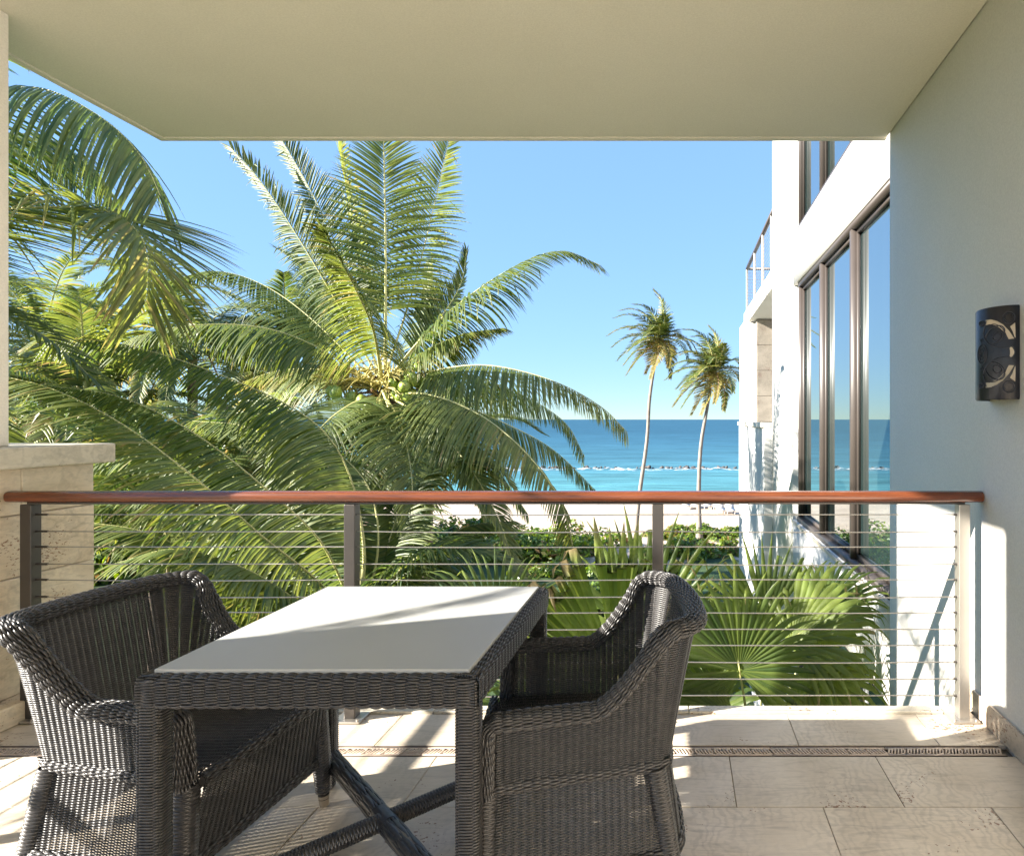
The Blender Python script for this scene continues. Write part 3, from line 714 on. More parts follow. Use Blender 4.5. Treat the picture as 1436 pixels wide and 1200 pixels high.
# ------------------------------------------------------------------ neighbouring wing
def building():
    B = thing('white_building', (1.8, 10, -5), 'white stucco building wing with tall bronze-framed windows right of the balcony', 'building')
    X0, X1 = 1.80, 2.16; Y0, Y1, Y2 = 4.70, 10.01, 12.23
    mb = MB()
    mb.box(X0, 8, Y1, Y2, -5.2, 10); mb.box(X0, X1, 4.26, Y0+.2, -5.2, 10)
    for a, b in ((-1.05, -.17), (3.51, 4.28), (8.2, 10)): mb.box(X0, X1, Y0+.2, Y1, a, b)
    mb.box(X0, X1, Y0+.2, Y1, -5.2, -4.3)
    mb.box(3.4, 3.6, 4.26, Y1, -5.2, 10)
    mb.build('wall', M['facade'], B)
    g = NT('window_glass'); g.col((.02, .035, .035)); g.set(Roughness=.015, IOR=1.5)
    gl = g.new('BsdfGlossy', Roughness=.01); gl.inputs[0].default_value = (.86, .93, .95, 1)
    fr = g.new('Fresnel', IOR=5.5); mx = g.n.new('ShaderNodeMixShader'); g.l(fr.outputs[0], mx.inputs[0]); g.l(g.b.outputs[0], mx.inputs[1]); g.l(gl.outputs[0], mx.inputs[2]); g.l(mx.outputs[0], g.out.inputs[0])
    def window(z0, z1, ys, deep=.0):
        w_ = None; xa, xb = 1.845, 1.965
        mb = MB(); w = .07
        for y in ys: mb.box(xa, xb, y, y+w, z0+.075, z1-.075)
        mb.box(xa-.004, xb+.002, ys[-1]-.2, ys[0]+w, z1-.075, z1-.002); mb.box(xa-.02, xb+.002, ys[-1]-.2, ys[0]+w, z0+.002, z0+.075)
        fr = mb.build('window', M['winframe'], B)
        for a, b in zip(ys[1:], ys[:-1]):
            bev('pane', g.m, fr, 1.938, 1.950, a+w, b, z0+.075, z1-.075, 0)
            mb = MB(); mb.box(1.90, 1.936, a+w+.002, a+w+.035, z0+.077, z1-.077); mb.box(1.90, 1.936, b-.035, b-.002, z0+.077, z1-.077)
            mb.box(1.90, 1.936, a+w+.035, b-.035, z1-.13, z1-.077); mb.box(1.90, 1.936, a+w+.035, b-.035, z0+.077, z0+.13); mb.build('sash', M['winframe'], fr)
    window(-.17, 3.51, [9.75, 8.27, 6.79, 5.31]); window(4.28, 8.2, [9.75, 8.27, 6.79, 5.31]); window(-4.3, -1.05, [9.75, 8.27, 6.79, 5.31])
    bev('window_sill', M['cap_stone'], B, 1.775, 1.84, Y0+.2, Y1-.002, -.215, -.172, .004, 1)
    # far terrace
    bev('terrace_parapet', M['facade'], B, 1.64, 1.92, 12.235, 17.3, -5.2, 1.235, .01, 1)
    bev('parapet_cap', M['cap_stone'], B, 1.60, 1.96, 12.26, 17.36, 1.238, 1.34, .01, 1)
    bev('terrace_pillar', M['facade'], B, 1.66, 1.94, 16.3, 17.28, 1.342, 3.90, .01, 1)
    bev('terrace_slab', M['facade'], B, 1.78, 6, 12.24, 17.35, 3.92, 4.29, .01, 1)
    z = 1.342
    while z < 3.9:
        b = min(z+.64, 3.915); x = 1.95
        for k in range(4):
            bev('stone_block', M['far_stone'], B, x+.003, x+.897, 15.9, 16.2, z+.003, b-.003, .008, 1); x += .9
        z += .64
    mb = MB(); mb.box(1.95, 6, 16.2, 16.35, -5.2, 3.9); mb.box(1.95, 6, 12.24, 17.2, 1.0, 1.2); mb.build('terrace_floor', M['facade'], B)
    r = tag(thing('terrace_railing', (1.84, 14.8, 4.29), 'thin cable railing with a dark top rail on the upper terrace of the white building', 'railing'))
    mb = MB(); mb.box(1.81, 1.88, 12.24, 17.2, 5.44, 5.50); mb.box(1.88, 5, 17.13, 17.2, 5.44, 5.50); mb.build('handrail', M['winframe'], r)
    for y in (12.6, 13.9, 15.4, 17.13):
        bev('post', M['steel'], r, 1.82, 1.87, y, y+.05, 4.285, 5.44, .004, 1)
    for k in range(12):
        z = 4.38+k*.088; mb = MB(); mb.tube([(1.845, 12.24, z), (1.845, 17.16, z), (5, 17.16, z)], .006, 4); mb.build('cable', M['steel'], r)
building()

# ------------------------------------------------------------------ palms
def frond(pts, parent, n=120, L=.95, droop=1.0, wid=.0145, seed=0, mat='coco', tint=.3, lift=.25, wind=(0, 0, 0), roll=0., t0=.10, rr=.022, ragged=.15, name='frond', flat_prof=False, simple=False, ends=(78, 24), rdry=False, segs=6):
    rng = np.random.RandomState(seed)
    C = spline(pts, 120); g = np.linspace(0, 1, 120)
    T = np.gradient(C, axis=0); T /= np.linalg.norm(T, axis=1)[:, None]
    up = np.array((0, 0, 1.)); Sd = np.cross(T, up); nm = np.linalg.norm(Sd, axis=1)
    # parallel-ish frame: smooth side vector
    h = C[-1]-C[0]; ref = np.cross(h, up); ref /= np.linalg.norm(ref)+1e-9
    Sd = Sd/(nm[:, None]+1e-9); flip = (Sd@ref) < 0; Sd[flip] *= -1
    wgt = np.clip(nm, 0, 1)[:, None]; Sd = Sd*wgt+ref*(1-wgt); Sd -= T*np.sum(Sd*T, 1)[:, None]; Sd /= np.linalg.norm(Sd, axis=1)[:, None]
    N = np.cross(Sd, T)
    if roll:
        c_, s_ = math.cos(roll), math.sin(roll); Sd, N = Sd*c_+N*s_, N*c_-Sd*s_
    ip = lambda A, t: np.stack([np.interp(t, g, A[:, k]) for k in range(3)], -1)
    mb = MB()
    wv = np.array(wind, float)
    for sg in (-1, 1):
        t = np.linspace(t0, .995, n)+rng.uniform(-.3, .3, n)/n; t = np.clip(t, t0, 1)
        keep = rng.rand(n) > .03; t = t[keep]; m = len(t)
        q = (t-t0)/(1-t0)
        Ll = L*(.45+.55*np.sin(PI*np.clip(q*1.35+.12, 0, 1)**.8).clip(0, 1))*(1-.42*q**3)*rng.uniform(1-ragged, 1.04, m)
        if flat_prof: Ll = L*(.8+.2*np.sin(PI*q))*(1-.45*q**5)*rng.uniform(1-ragged, 1.04, m)
        ang = np.radians(ends[0]+(ends[1]-ends[0])*q**1.1)+rng.normal(0, .05, m)
        b = ip(C, t); tt = ip(T, t); ss = ip(Sd, t)*sg; nn = ip(N, t)
        dr = tt*np.cos(ang)[:, None]+ss*np.sin(ang)[:, None]+nn*(lift+rng.normal(0, .07, m))[:, None]
        dr /= np.linalg.norm(dr, axis=1)[:, None]
        no = nn-dr*np.sum(nn*dr, 1)[:, None]; no /= np.linalg.norm(no, axis=1)[:, None]
        tw = rng.normal(0, .12, m); 
        pos = b+ip(Sd, t)*sg*.006
        ws = np.interp(np.linspace(0, 1, segs+1), [0, .15, .5, .8, 1], [.45, 1, .95, .6, .04])
        W = wid*rng.uniform(.8, 1.15, m)
        dg = droop*rng.uniform(.85, 1.18, m)
        brk = np.where(rng.rand(m) < .12*ragged/.15, rng.randint(2, segs, m), 99)
        G = np.zeros((m, segs+1, 3, 3)); 
        tn = np.clip(tint+rng.normal(0, .16, m)+.10*q, 0, .8); TT = np.zeros((m, segs+1, 3))
        for k in range(segs+1):
            wd = np.cross(dr, no)
            wd = wd*np.cos(tw)[:, None]+no*np.sin(tw)[:, None]*.6
            hw = (W*ws[k])[:, None]
            G[:, k, 0] = pos-wd*hw; G[:, k, 1] = pos+no*hw*.55; G[:, k, 2] = pos+wd*hw
            TT[:, k] = (tn+(.22*rng.rand(m) if k >= segs-1 else 0)*(rng.rand(m) < .5))[:, None]
            step = Ll/segs; pos = pos+dr*step[:, None]
            gd = np.zeros((m, 3)); gd[:, 2] = -1
            dr = dr+(gd*dg[:, None]*(1.0+.6*k/segs)+wv)*(step/L)[:, None]*1.15
            bk = brk == k
            if bk.any(): dr[bk] += gd[bk]*1.6+rng.normal(0, .3, (bk.sum(), 3))
            dr /= np.linalg.norm(dr, axis=1)[:, None]
            no = no-dr*np.sum(no*dr, 1)[:, None]; no /= np.linalg.norm(no, axis=1)[:, None]+1e-9
        idx = np.arange(m*(segs+1)*3).reshape(m, segs+1, 3)
        f = np.concatenate([np.stack([idx[:, :-1, j], idx[:, :-1, j+1], idx[:, 1:, j+1], idx[:, 1:, j]], -1).reshape(-1, 4) for j in (0, 1)])
        mb.add(G.reshape(-1, 3), f, TT.reshape(-1))
    o = mb.build(name, M[mat], parent, smooth=False, tint=True)
    mb = MB(); k = 26; mb.tube(spline(pts, k), np.interp(np.linspace(0, 1, k), [0, .08, .3, 1], [rr*1.9, rr*1.15, rr*.8, rr*.16]), 6, flat=.7)
    mb.build('rachis', M['rachis_dry' if rdry else 'rachis'], o, smooth=True)
    return o
def px(path): return [P(*p) if len(p) == 3 else Vector(p[:3]) for p in path]
def trunk_tube(pts, r0, r1, parent, mat='trunk', n=12, rough=.03, flare=0):
    c = spline(pts, 60); rng = np.random.RandomState(5); k = np.linspace(0, 1, 60)
    r = r0+(r1-r0)*k; r = r*(1+rough*np.sin(np.arange(60)*2.1)+rng.uniform(-rough, rough, 60))+flare*np.exp(-k*14)
    mb = MB(); mb.tube(c, r, n); return mb.build('trunk', M[mat], parent, smooth=True)

# --- main coconut palm
def main_palm():
    Yp = 10.4; c = P(535, 548, Yp)
    R = thing('coconut_palm', (c.x-.3, Yp, -4.95), 'tall coconut palm with green nuts, centre left beyond the railing', 'palm tree')
    trunk_tube([(c.x-.1, Yp+.1, -5.0), (c.x-.28, Yp, -3.0), (c.x-.2, Yp, -.5), (c.x-.03, Yp, 1.0), (c.x, Yp, c.z-.05)], .17, .145, R, rough=.05)
    Fd = [
     # path [(px,py,Y)...], L, droop, tint, kwargs
     ([(545,545,10.3),(600,522,10.0),(680,512,9.6),(770,532,9.3),(840,568,9.2),(880,606,9.2)], .95, 1.0, .36, {'lift': -.7}),
     ([(545,553,10.2),(600,553,9.4),(670,580,8.6),(735,632,8.1),(785,700,7.8),(803,765,7.7)], .95, 1.0, .46, {'lift': -.5}),
     ([(545,550,10.6),(620,560,10.9),(700,590,11.2),(775,630,11.4),(838,690,11.5)], .95, 1.0, .22, {'lift': -.6}),
     ([(550,540,10.6),(640,525,11.6),(720,548,12.2),(790,590,12.4),(820,640,12.5)], .95, 1.0, .25, {'lift': -.6}),
     ([(545,530,10.4),(600,465,10.3),(665,410,10.2),(735,367,10.1),(790,352,10.0),(842,372,9.9)], .85, 1.0, .30, {'lift': -.35}),
     ([(545,535,10.4),(590,497,10.3),(645,470,10.2),(705,460,10.1)], .7, 1.4, .5, {'lift': -.3}),
     ([(550,525,10.7),(610,455,11.2),(645,400,11.5),(655,350,11.6)], .6, .5, .2, {'roll': 1.0}),
     ([(542,520,10.5),(578,410,10.8),(606,300,11.0),(630,195,11.0),(650,120,11.0)], .85, .35, .42, {'roll': 1.15}),
     ([(540,520,10.2),(541,400,10.0),(540,290,9.8),(537,170,9.5),(534,60,9.2)], .95, .45, .38, {'lift': .1}),
     ([(535,520,10.6),(512,400,10.9),(490,290,11.1),(474,190,11.2),(462,110,11.2)], .9, .4, .55, {'roll': -.6}),
     ([(530,520,10.4),(492,400,10.3),(452,300,10.2),(412,225,10.1),(372,160,10.0)], .85, .5, .3, {'roll': -1.1}),
     ([(528,525,10.4),(470,420,10.2),(410,320,10.1),(362,250,10.0),(322,205,9.9)], .80, .7, .28, {'roll': -1.0}),
     ([(535,530,10.0),(524,465,9.2),(500,408,8.5),(470,352,8.0),(452,318,7.8)], .9, 1.1, .5, {'lift': -.7}),
     ([(525,535,10.5),(440,450,10.8),(370,400,11.0),(300,380,11.1),(235,395,11.2)], .9, 1.0, .3, {'lift': -.5}),
     ([(525,545,10.3),(460,495,10.1),(380,462,9.8),(290,455,9.5),(205,468,9.3),(150,492,9.2)], .85, 1.0, .34, {'lift': -.8}),
     ([(525,550,10.5),(460,520,11.2),(390,520,11.8),(330,540,12.2)], .9, 1.0, .6, {'lift': -.7}),
     ([(528,553,10.2),(490,568,9.4),(450,600,8.8),(415,655,8.4),(395,730,8.2)], .85, 1.0, .36, {}),
     ([(540,556,10.1),(560,590,9.0),(575,650,8.3),(580,730,7.9),(578,800,7.8)], .85, .9, .38, {}),
     ([(535,556,10.1),(525,600,9.1),(505,660,8.5),(490,730,8.2),(480,800,8.1)], .8, .9, .34, {}),
     ([(545,555,10.2),(600,590,9.2),(655,650,8.6),(700,730,8.3),(722,800,8.2)], .85, 1.0, .34, {}),
     ([(550,552,10.6),(620,590,11.0),(690,650,11.2),(740,720,11.3)], .9, 1.0, .18, {'lift': -.4}),
     ([(530,555,10.7),(470,600,11.3),(420,660,11.6),(390,730,11.7)], .9, 1.0, .18, {'lift': -.4}),
     ([(540,540,10.8),(580,500,11.6),(600,440,12.4),(605,370,13.0)], .8, .5, .3, {'roll': .8}),
     ([(530,540,10.8),(490,480,11.6),(450,420,12.4),(420,370,13.0),(390,350,13.2)], .85, .9, .4, {}),
     ([(538,548,10.0),(552,600,9.6),(548,650,9.5),(540,690,9.5)], .55, .6, .74, {}),
    ]
    for k, (pts, L, dr, ti, kw) in enumerate(Fd):
        kw = dict(kw); kw.setdefault('n', 132)
        kw.setdefault('t0', .2); frond(px(pts), R, L=L*1.18, droop=dr, tint=ti, seed=k+10, **kw)
    # crown shaft, petiole bases, fibre
    rng = random.Random(9)
    for k in range(44):
        a = rng.uniform(0, 2*PI); rr = rng.uniform(.05, .2); z = rng.uniform(-.35, .25)
        mb = MB(); ln = rng.uniform(.25, .6)
        p0 = Vector((c.x+rr*.6*math.cos(a), Yp+rr*.6*math.sin(a), c.z+z-.1)); d = Vector((math.cos(a)*.8, math.sin(a)*.8, rng.uniform(-.2, 1.0))).normalized()
        mb.tube([p0, p0+d*ln*.5, p0+d*ln+Vector((0, 0, -.05))], [.055, .04, .018], 6, flat=.45); mb.build('petiole_base', M['rachis_dry' if k % 3 else 'flower'], R)
    mb = MB()
    for k in range(160):
        a = rng.uniform(0, 2*PI); z = rng.uniform(-.4, .25); d = Vector((math.cos(a), math.sin(a), rng.uniform(-.9, .3)))
        p0 = Vector((c.x+.1*math.cos(a), Yp+.1*math.sin(a), c.z+z)); ln = rng.uniform(.1, .3)
        mb.tube([p0, p0+d*ln*.6, p0+d*ln+Vector((0, 0, -.1*ln))], [.01, .006, .002], 4, False)
    mb.build('fibre', M['fibre'], R)['kind'] = 'stuff'
    bm = bmesh.new(); bmesh.ops.create_uvsphere(bm, u_segments=14, v_segments=10, radius=.085)
    for v in bm.verts: v.co.z *= 1.22; v.co.x *= 1+.06*math.cos(3*math.atan2(v.co.y, v.co.x)); v.co.y *= 1+.06*math.cos(3*math.atan2(v.co.y, v.co.x))
    cm = bpy.data.meshes.new('coconut'); bm.to_mesh(cm); bm.free(); cm.polygons.foreach_set('use_smooth', [True]*len(cm.polygons)); cm.materials.append(M['coconut'])
    for cx_, cy_, yy, nn_ in ((570, 538, 9.95, 14), (592, 520, 10.1, 7), (480, 553, 9.9, 5), (466, 518, 10.2, 9), (505, 572, 9.8, 3)):
        base = P(cx_, cy_, yy)
        for k in range(nn_):
            o = link('coconut', cm, R); q = base+Vector((rng.uniform(-.19, .19), rng.uniform(-.15, .15), rng.uniform(-.22, .12)))
            o.location = q-off(R); o.rotation_euler = (rng.uniform(-.6, .6), rng.uniform(-.6, .6), rng.random()*6); s = rng.uniform(.75, 1.1); o.scale = (s, s, s)
    for k in range(26):
        a = rng.uniform(-1.0, PI+1.0); base = c+Vector((math.cos(a)*.12, -abs(math.sin(a))*.15-.05, rng.uniform(0, .15)))
        d = Vector((math.cos(a), -.4*abs(math.sin(a)), rng.uniform(.1, .8))).normalized(); mb = MB(); ln = rng.uniform(.5, .9)
        stem = [base+d*ln*t+Vector((0, 0, -.35*t*t*ln)) for t in (0, .35, .7, 1)]; mb.tube(stem, [.026, .02, .014, .008], 5)
        for q in range(22):
            b0 = stem[1+q % 3]; dd = (d+Vector((rng.uniform(-.9, .9), rng.uniform(-.9, .9), rng.uniform(-.9, .5)))).normalized(); l2 = rng.uniform(.15, .38)
            mb.tube([b0, b0+dd*l2*.5, b0+dd*l2+Vector((0, 0, -.3*l2))], [.009, .008, .005], 4, False)
        mb.build('flower_spray', M['flower'], R)
main_palm()

# --- low palm in front whose fronds sweep up to the left
def low_palm():
    Yp = 7.0; c = P(500, 880, Yp)
    R = thing('coconut_palm', (c.x, Yp, -4.95), 'young coconut palm with long fronds sweeping left behind the railing and table', 'palm tree')
    trunk_tube([(c.x+.25, Yp+.3, -5.0), (c.x+.15, Yp+.1, -3.0), (c.x, Yp, c.z-.05)], .13, .12, R)
    Fd = [
     ([(505,860,7.0),(510,760,7.2),(486,655,7.2),(430,584,7.0),(300,522,6.7),(160,480,6.4),(60,478,6.2)], 1.0, 1.0, .33, {'lift': -1.3}),
     ([(500,865,6.9),(450,760,6.6),(368,681,6.3),(270,606,6.1),(167,556,6.0),(60,540,6.0)], .9, 1.0, .36, {'lift': -1.1}),
     ([(495,870,6.8),(440,810,6.2),(365,750,5.8),(294,687,5.5),(180,600,5.3),(70,544,5.2),(-40,520,5.2)], .95, 1.0, .44, {'lift': -.6}),
     ([(490,880,6.8),(400,845,6.3),(300,790,5.9),(200,745,5.7),(100,730,5.6)], .9, 1.0, .38, {'lift': -.5}),
     ([(495,885,6.7),(430,880,6.1),(350,880,5.8),(270,905,5.6)], .8, 1.2, .3, {}),
     ([(505,870,7.2),(470,740,8.0),(420,650,8.6),(350,600,9.0),(270,590,9.2)], .95, 1.1, .3, {'lift': -.8}),
     ([(515,870,7.1),(560,800,7.0),(620,770,7.0),(690,780,7.0),(745,820,7.0)], .8, 1.0, .22, {}),
     ([(512,865,7.3),(545,760,7.8),(575,690,8.2),(640,650,8.5),(700,660,8.7)], .85, 1.1, .28, {}),
     ([(515,880,7.0),(580,850,6.8),(650,855,6.7),(720,900,6.6)], .8, 1.0, .22, {}),
     ([(505,870,7.5),(480,780,8.8),(440,720,9.6),(380,700,10.2)], .95, 1.1, .2, {'lift': -.8}),
     ([(500,870,7.5),(420,800,9.0),(320,760,10.0),(230,760,10.8)], 1.0, 1.1, .22, {'lift': -.8}),
     ([(510,865,7.1),(500,770,7.4),(470,700,7.6),(420,655,7.7),(375,655,7.8)], .8, 1.1, .34, {'lift': -.8}),
     ([(500,880,6.6),(430,850,5.9),(350,800,5.4),(250,770,5.1),(160,790,5.0)], .85, 1.1, .4, {'lift': -.3}),
     ([(505,870,7.6),(470,770,8.4),(400,700,8.8),(300,660,9.0),(200,640,9.1),(110,650,9.1)], 1.0, 1.0, .3, {'lift': -.9}),
     ([(505,870,7.8),(440,800,8.8),(340,740,9.6),(240,700,10.0),(140,690,10.2)], 1.0, 1.0, .25, {'lift': -.8}),
     ([(508,865,7.3),(530,770,7.6),(520,690,7.8),(480,640,7.9),(440,625,7.9)], .85, 1.0, .3, {'lift': -.6}),
     ([(515,870,7.4),(580,790,8.0),(650,740,8.4),(720,730,8.6)], .9, 1.0, .3, {'lift': -.5}),
    ]
    for k, (pts, L, dr, ti, kw) in enumerate(Fd):
        kw = dict(kw); kw.setdefault('n', 130); frond(px(pts), R, L=L*1.08, droop=dr, tint=ti, seed=k+60, wid=.0145, rr=.019, ends=(72, 30), **kw)
low_palm()

# --- palm standing off the left edge; its fronds enter the picture
def left_palm():
    Yp = 5.6; c = P(-260, 420, Yp)
    R = thing('coconut_palm', (c.x, Yp, -4.95), 'coconut palm at the left edge whose fronds arch past the white column', 'palm tree')
    trunk_tube([(c.x-.3, Yp+.2, -5.0), (c.x-.2, Yp, -2.0), (c.x, Yp, c.z-.05)], .16, .13, R)
    Fd = [
     ([(-260,410,5.6),(-150,335,5.5),(-20,298,5.3),(90,290,5.1),(160,299,4.95),(200,335,4.85),(208,385,4.8),(203,430,4.8)], 1.02, .30, .5, {'lift': .0, 'ends': (80, 28), 'n': 150, 'wid': .016, 'flat_prof': True}),
     ([(-260,400,5.6),(-160,250,5.5),(-60,150,5.4),(45,122,5.3),(135,160,5.2),(195,215,5.15),(225,275,5.1)], 1.05, .9, .16, {'lift': -.45, 'flat_prof': True, 'n': 140}),
     ([(-260,400,5.8),(-160,270,6.1),(-50,200,6.4),(50,190,6.6),(120,225,6.7),(165,280,6.8)], 1.0, .9, .3, {'lift': -.4, 'flat_prof': True, 'n': 140}),
     ([(-260,420,5.8),(-160,330,6.4),(-40,300,7.0),(80,310,7.5),(190,350,7.8),(270,410,8.0)], .9, 1.2, .25, {}),
     ([(-260,430,5.6),(-150,420,5.4),(-40,430,5.3),(60,470,5.3),(140,540,5.3)], .8, 1.1, .28, {}),
     ([(-260,440,5.6),(-150,470,5.4),(-60,530,5.3),(10,620,5.3)], .8, 1.0, .3, {}),
     ([(-260,430,6.0),(-150,400,7.0),(-40,390,8.0),(80,410,8.8),(180,460,9.4)], .95, 1.1, .3, {}),
     ([(-260,400,5.4),(-230,280,5.0),(-180,160,4.7),(-110,60,4.5)], .8, .6, .3, {}),
     ([(-7.6,5.6,2.45,1),(-6.6,3.9,3.55,1),(-5.6,2.3,3.55,1),(-5.0,1.2,3.05,1),(-4.7,.5,2.3,1)], .9, .9, .3, {'t0': .3}),  # out-of-frame frond, added so its leaflets dapple the sun on the table
     ([(-7.6,5.6,2.4,1),(-6.9,4.4,3.1,1),(-5.9,3.1,3.2,1),(-5.1,2.3,2.7,1),(-4.7,1.9,2.0,1)], .8, .9, .3, {'t0': .3}),  # unseen frond added beside it to filter sun onto the balcony
     ([(-260,400,5.4),(-330,300,5.0),(-420,260,4.7),(-520,300,4.4)], .8, 1.0, .3, {}),
     ([(-7.6,5.6,2.4,1),(-6.5,4.1,2.7,1),(-5.3,2.5,2.1,1),(-4.75,1.5,1.2,1)], .8, .9, .3, {'t0': .3}),  # lower frond out of view, added to shade the left floor
     ([(-7.6,5.6,2.3,1),(-6.8,4.3,2.0,1),(-5.8,2.9,1.5,1),(-5.0,2.0,.7,1)], .8, .9, .3, {'t0': .3}),  # second low unseen frond, added for more shade on the floor
     ([(-260,400,5.8),(-180,200,6.3),(-70,90,6.7),(40,60,7.0),(130,100,7.2)], 1.0, 1.1, .25, {'lift': -.5}),
    ]
    for k, (pts, L, dr, ti, kw) in enumerate(Fd):
        kw = dict(kw); kw.setdefault('n', 110); frond(px(pts), R, L=L*1.1, droop=dr, tint=ti, seed=k+90, **{**dict(wid=.0125, rr=.016, ends=(76, 30)), **kw})
left_palm()

# --- generic palm (background)
def palm_at(x, y, z0, zc, label, seed, nf=16, Lf=3.6, bend=(0, 0), mat='coco', wind=(0, 0, 0), n=40, L=.85, r=.16, group=None, trunkpts=None, tmat='trunk', windf=0, wid=.03, tint=.35, leaves=None):
    rng = random.Random(seed); R = thing('coconut_palm', (x, y, z0), label, 'palm tree', group)
    top = Vector((x+bend[0], y+bend[1], zc)) if trunkpts is None else Vector(trunkpts[-1])
    trunk_tube(trunkpts or [(x, y, z0-.1), (x+bend[0]*.25, y, z0+(zc-z0)*.4), top], r, r*.62, R, tmat, 10, .02, .08)
    for k in range(nf):
        a = 2*PI*k/nf*1.0+rng.uniform(-.25, .25); el = rng.choice([1.1, .75, .45, .2, -.1, -.45]) if leaves is None else leaves[k % len(leaves)]
        ln = Lf*rng.uniform(.8, 1.1); d = Vector((math.cos(a)*math.cos(el), math.sin(a)*math.cos(el), math.sin(el)))
        pts = [top.copy()]; p = top.copy(); dd = d.copy()
        for q in range(5):
            p = p+dd*(ln/5); pts.append(p.copy()); dd = (dd+Vector(wind)*windf+Vector((0, 0, -.20-.10*q))).normalized()
        frond(pts, R, n=n, L=L, droop=1.0, tint=tint+rng.uniform(-.12, .2)+(.3 if el < -.3 else 0), seed=seed*40+k, mat=mat, wid=wid, segs=4, wind=Vector(wind)*.6, rr=.03, rdry=el < -.3)
    return R
def bg(pxl, py, Y, label, seed, nf, Lf, **kw):
    q = P(pxl, py, Y); palm_at(q.x, Y, -4.95, q.z, label, seed, nf, Lf, n=84, wid=.022, L=1.0, **kw)
bg(270, 470, 16.5, 'coconut palm half hidden behind the fronds at the upper left', 3, 20, 4.0)
bg(400, 505, 19, 'coconut palm in the background just left of the tall palm crown', 4, 20, 3.8)
bg(120, 560, 14.5, 'shorter palm behind the long hanging fronds at the left', 5, 20, 3.8)
bg(350, 640, 13.5, 'short palm standing in the shade between the two front palms', 6, 18, 3.4)
bg(60, 480, 21, 'far coconut palm seen in gaps at the left edge of the view', 7, 20, 4.4)
bg(600, 640, 14.5, 'low palm in the shade right behind the tall palm trunk', 8, 16, 2.8)
bg(220, 720, 11.5, 'small palm low behind the railing at the left', 9, 16, 3.0)
# two windblown palms by the beach
def beach_palm(path, label, seed):
    pts = px(path); rng = random.Random(seed)
    R = thing('coconut_palm', tuple(pts[0]), label, 'palm tree', None)
    trunk_tube(pts, .135, .075, R, 'trunk_far', 10, .02, .12)
    top = pts[-1]; W = Vector((-1, .15, 0))
    for k in range(30):
        a = 2*PI*k/30*1.0+rng.uniform(-.2, .2); el = [1.25, .9, .55, .25, -.05, -.4, -.75][(k*3) % 7]
        ln = rng.uniform(2.3, 3.2); d = Vector((math.cos(a)*math.cos(el), math.sin(a)*math.cos(el), math.sin(el)))
        if d.x > .3: ln *= .9
        p = top.copy(); out = [p.copy()]; dd = d.copy()
        for q in range(5):
            p = p+dd*(ln/5); out.append(p.copy()); dd = (dd+W*.17+Vector((0, 0, -.17-.09*q))).normalized()
        frond(out, R, n=44, L=.85, droop=.5, tint=.50+rng.uniform(-.2, .15)+(.42 if el < -.3 and k % 2 else 0), seed=seed*50+k, mat='coco_far', wid=.026, segs=4, wind=W*.9, rr=.035, lift=.2, rdry=el < -.3)
    mb = MB()
    for q in range(30):
        v = Vector((rng.gauss(0, .18), rng.gauss(0, .18), rng.uniform(-.35, .1))); mb.tube([top+v, top+v*1.05+Vector((0, 0, -.16))], [.07, .05], 5)
    mb.build('crown_shaft', M['flower'], R)
beach_palm([(889,775,36),(896,700,36),(907,620,36),(911,560,36),(919,505,36),(924,475,36)], 'windblown slender palm on the beach, the taller left one of the two', 21)
beach_palm([(981,760,33.5),(980,690,33.5),(983,625,33.5),(992,570,33.5),(1000,520,33.5)], 'windblown slender palm on the beach, nearer the white building', 22)

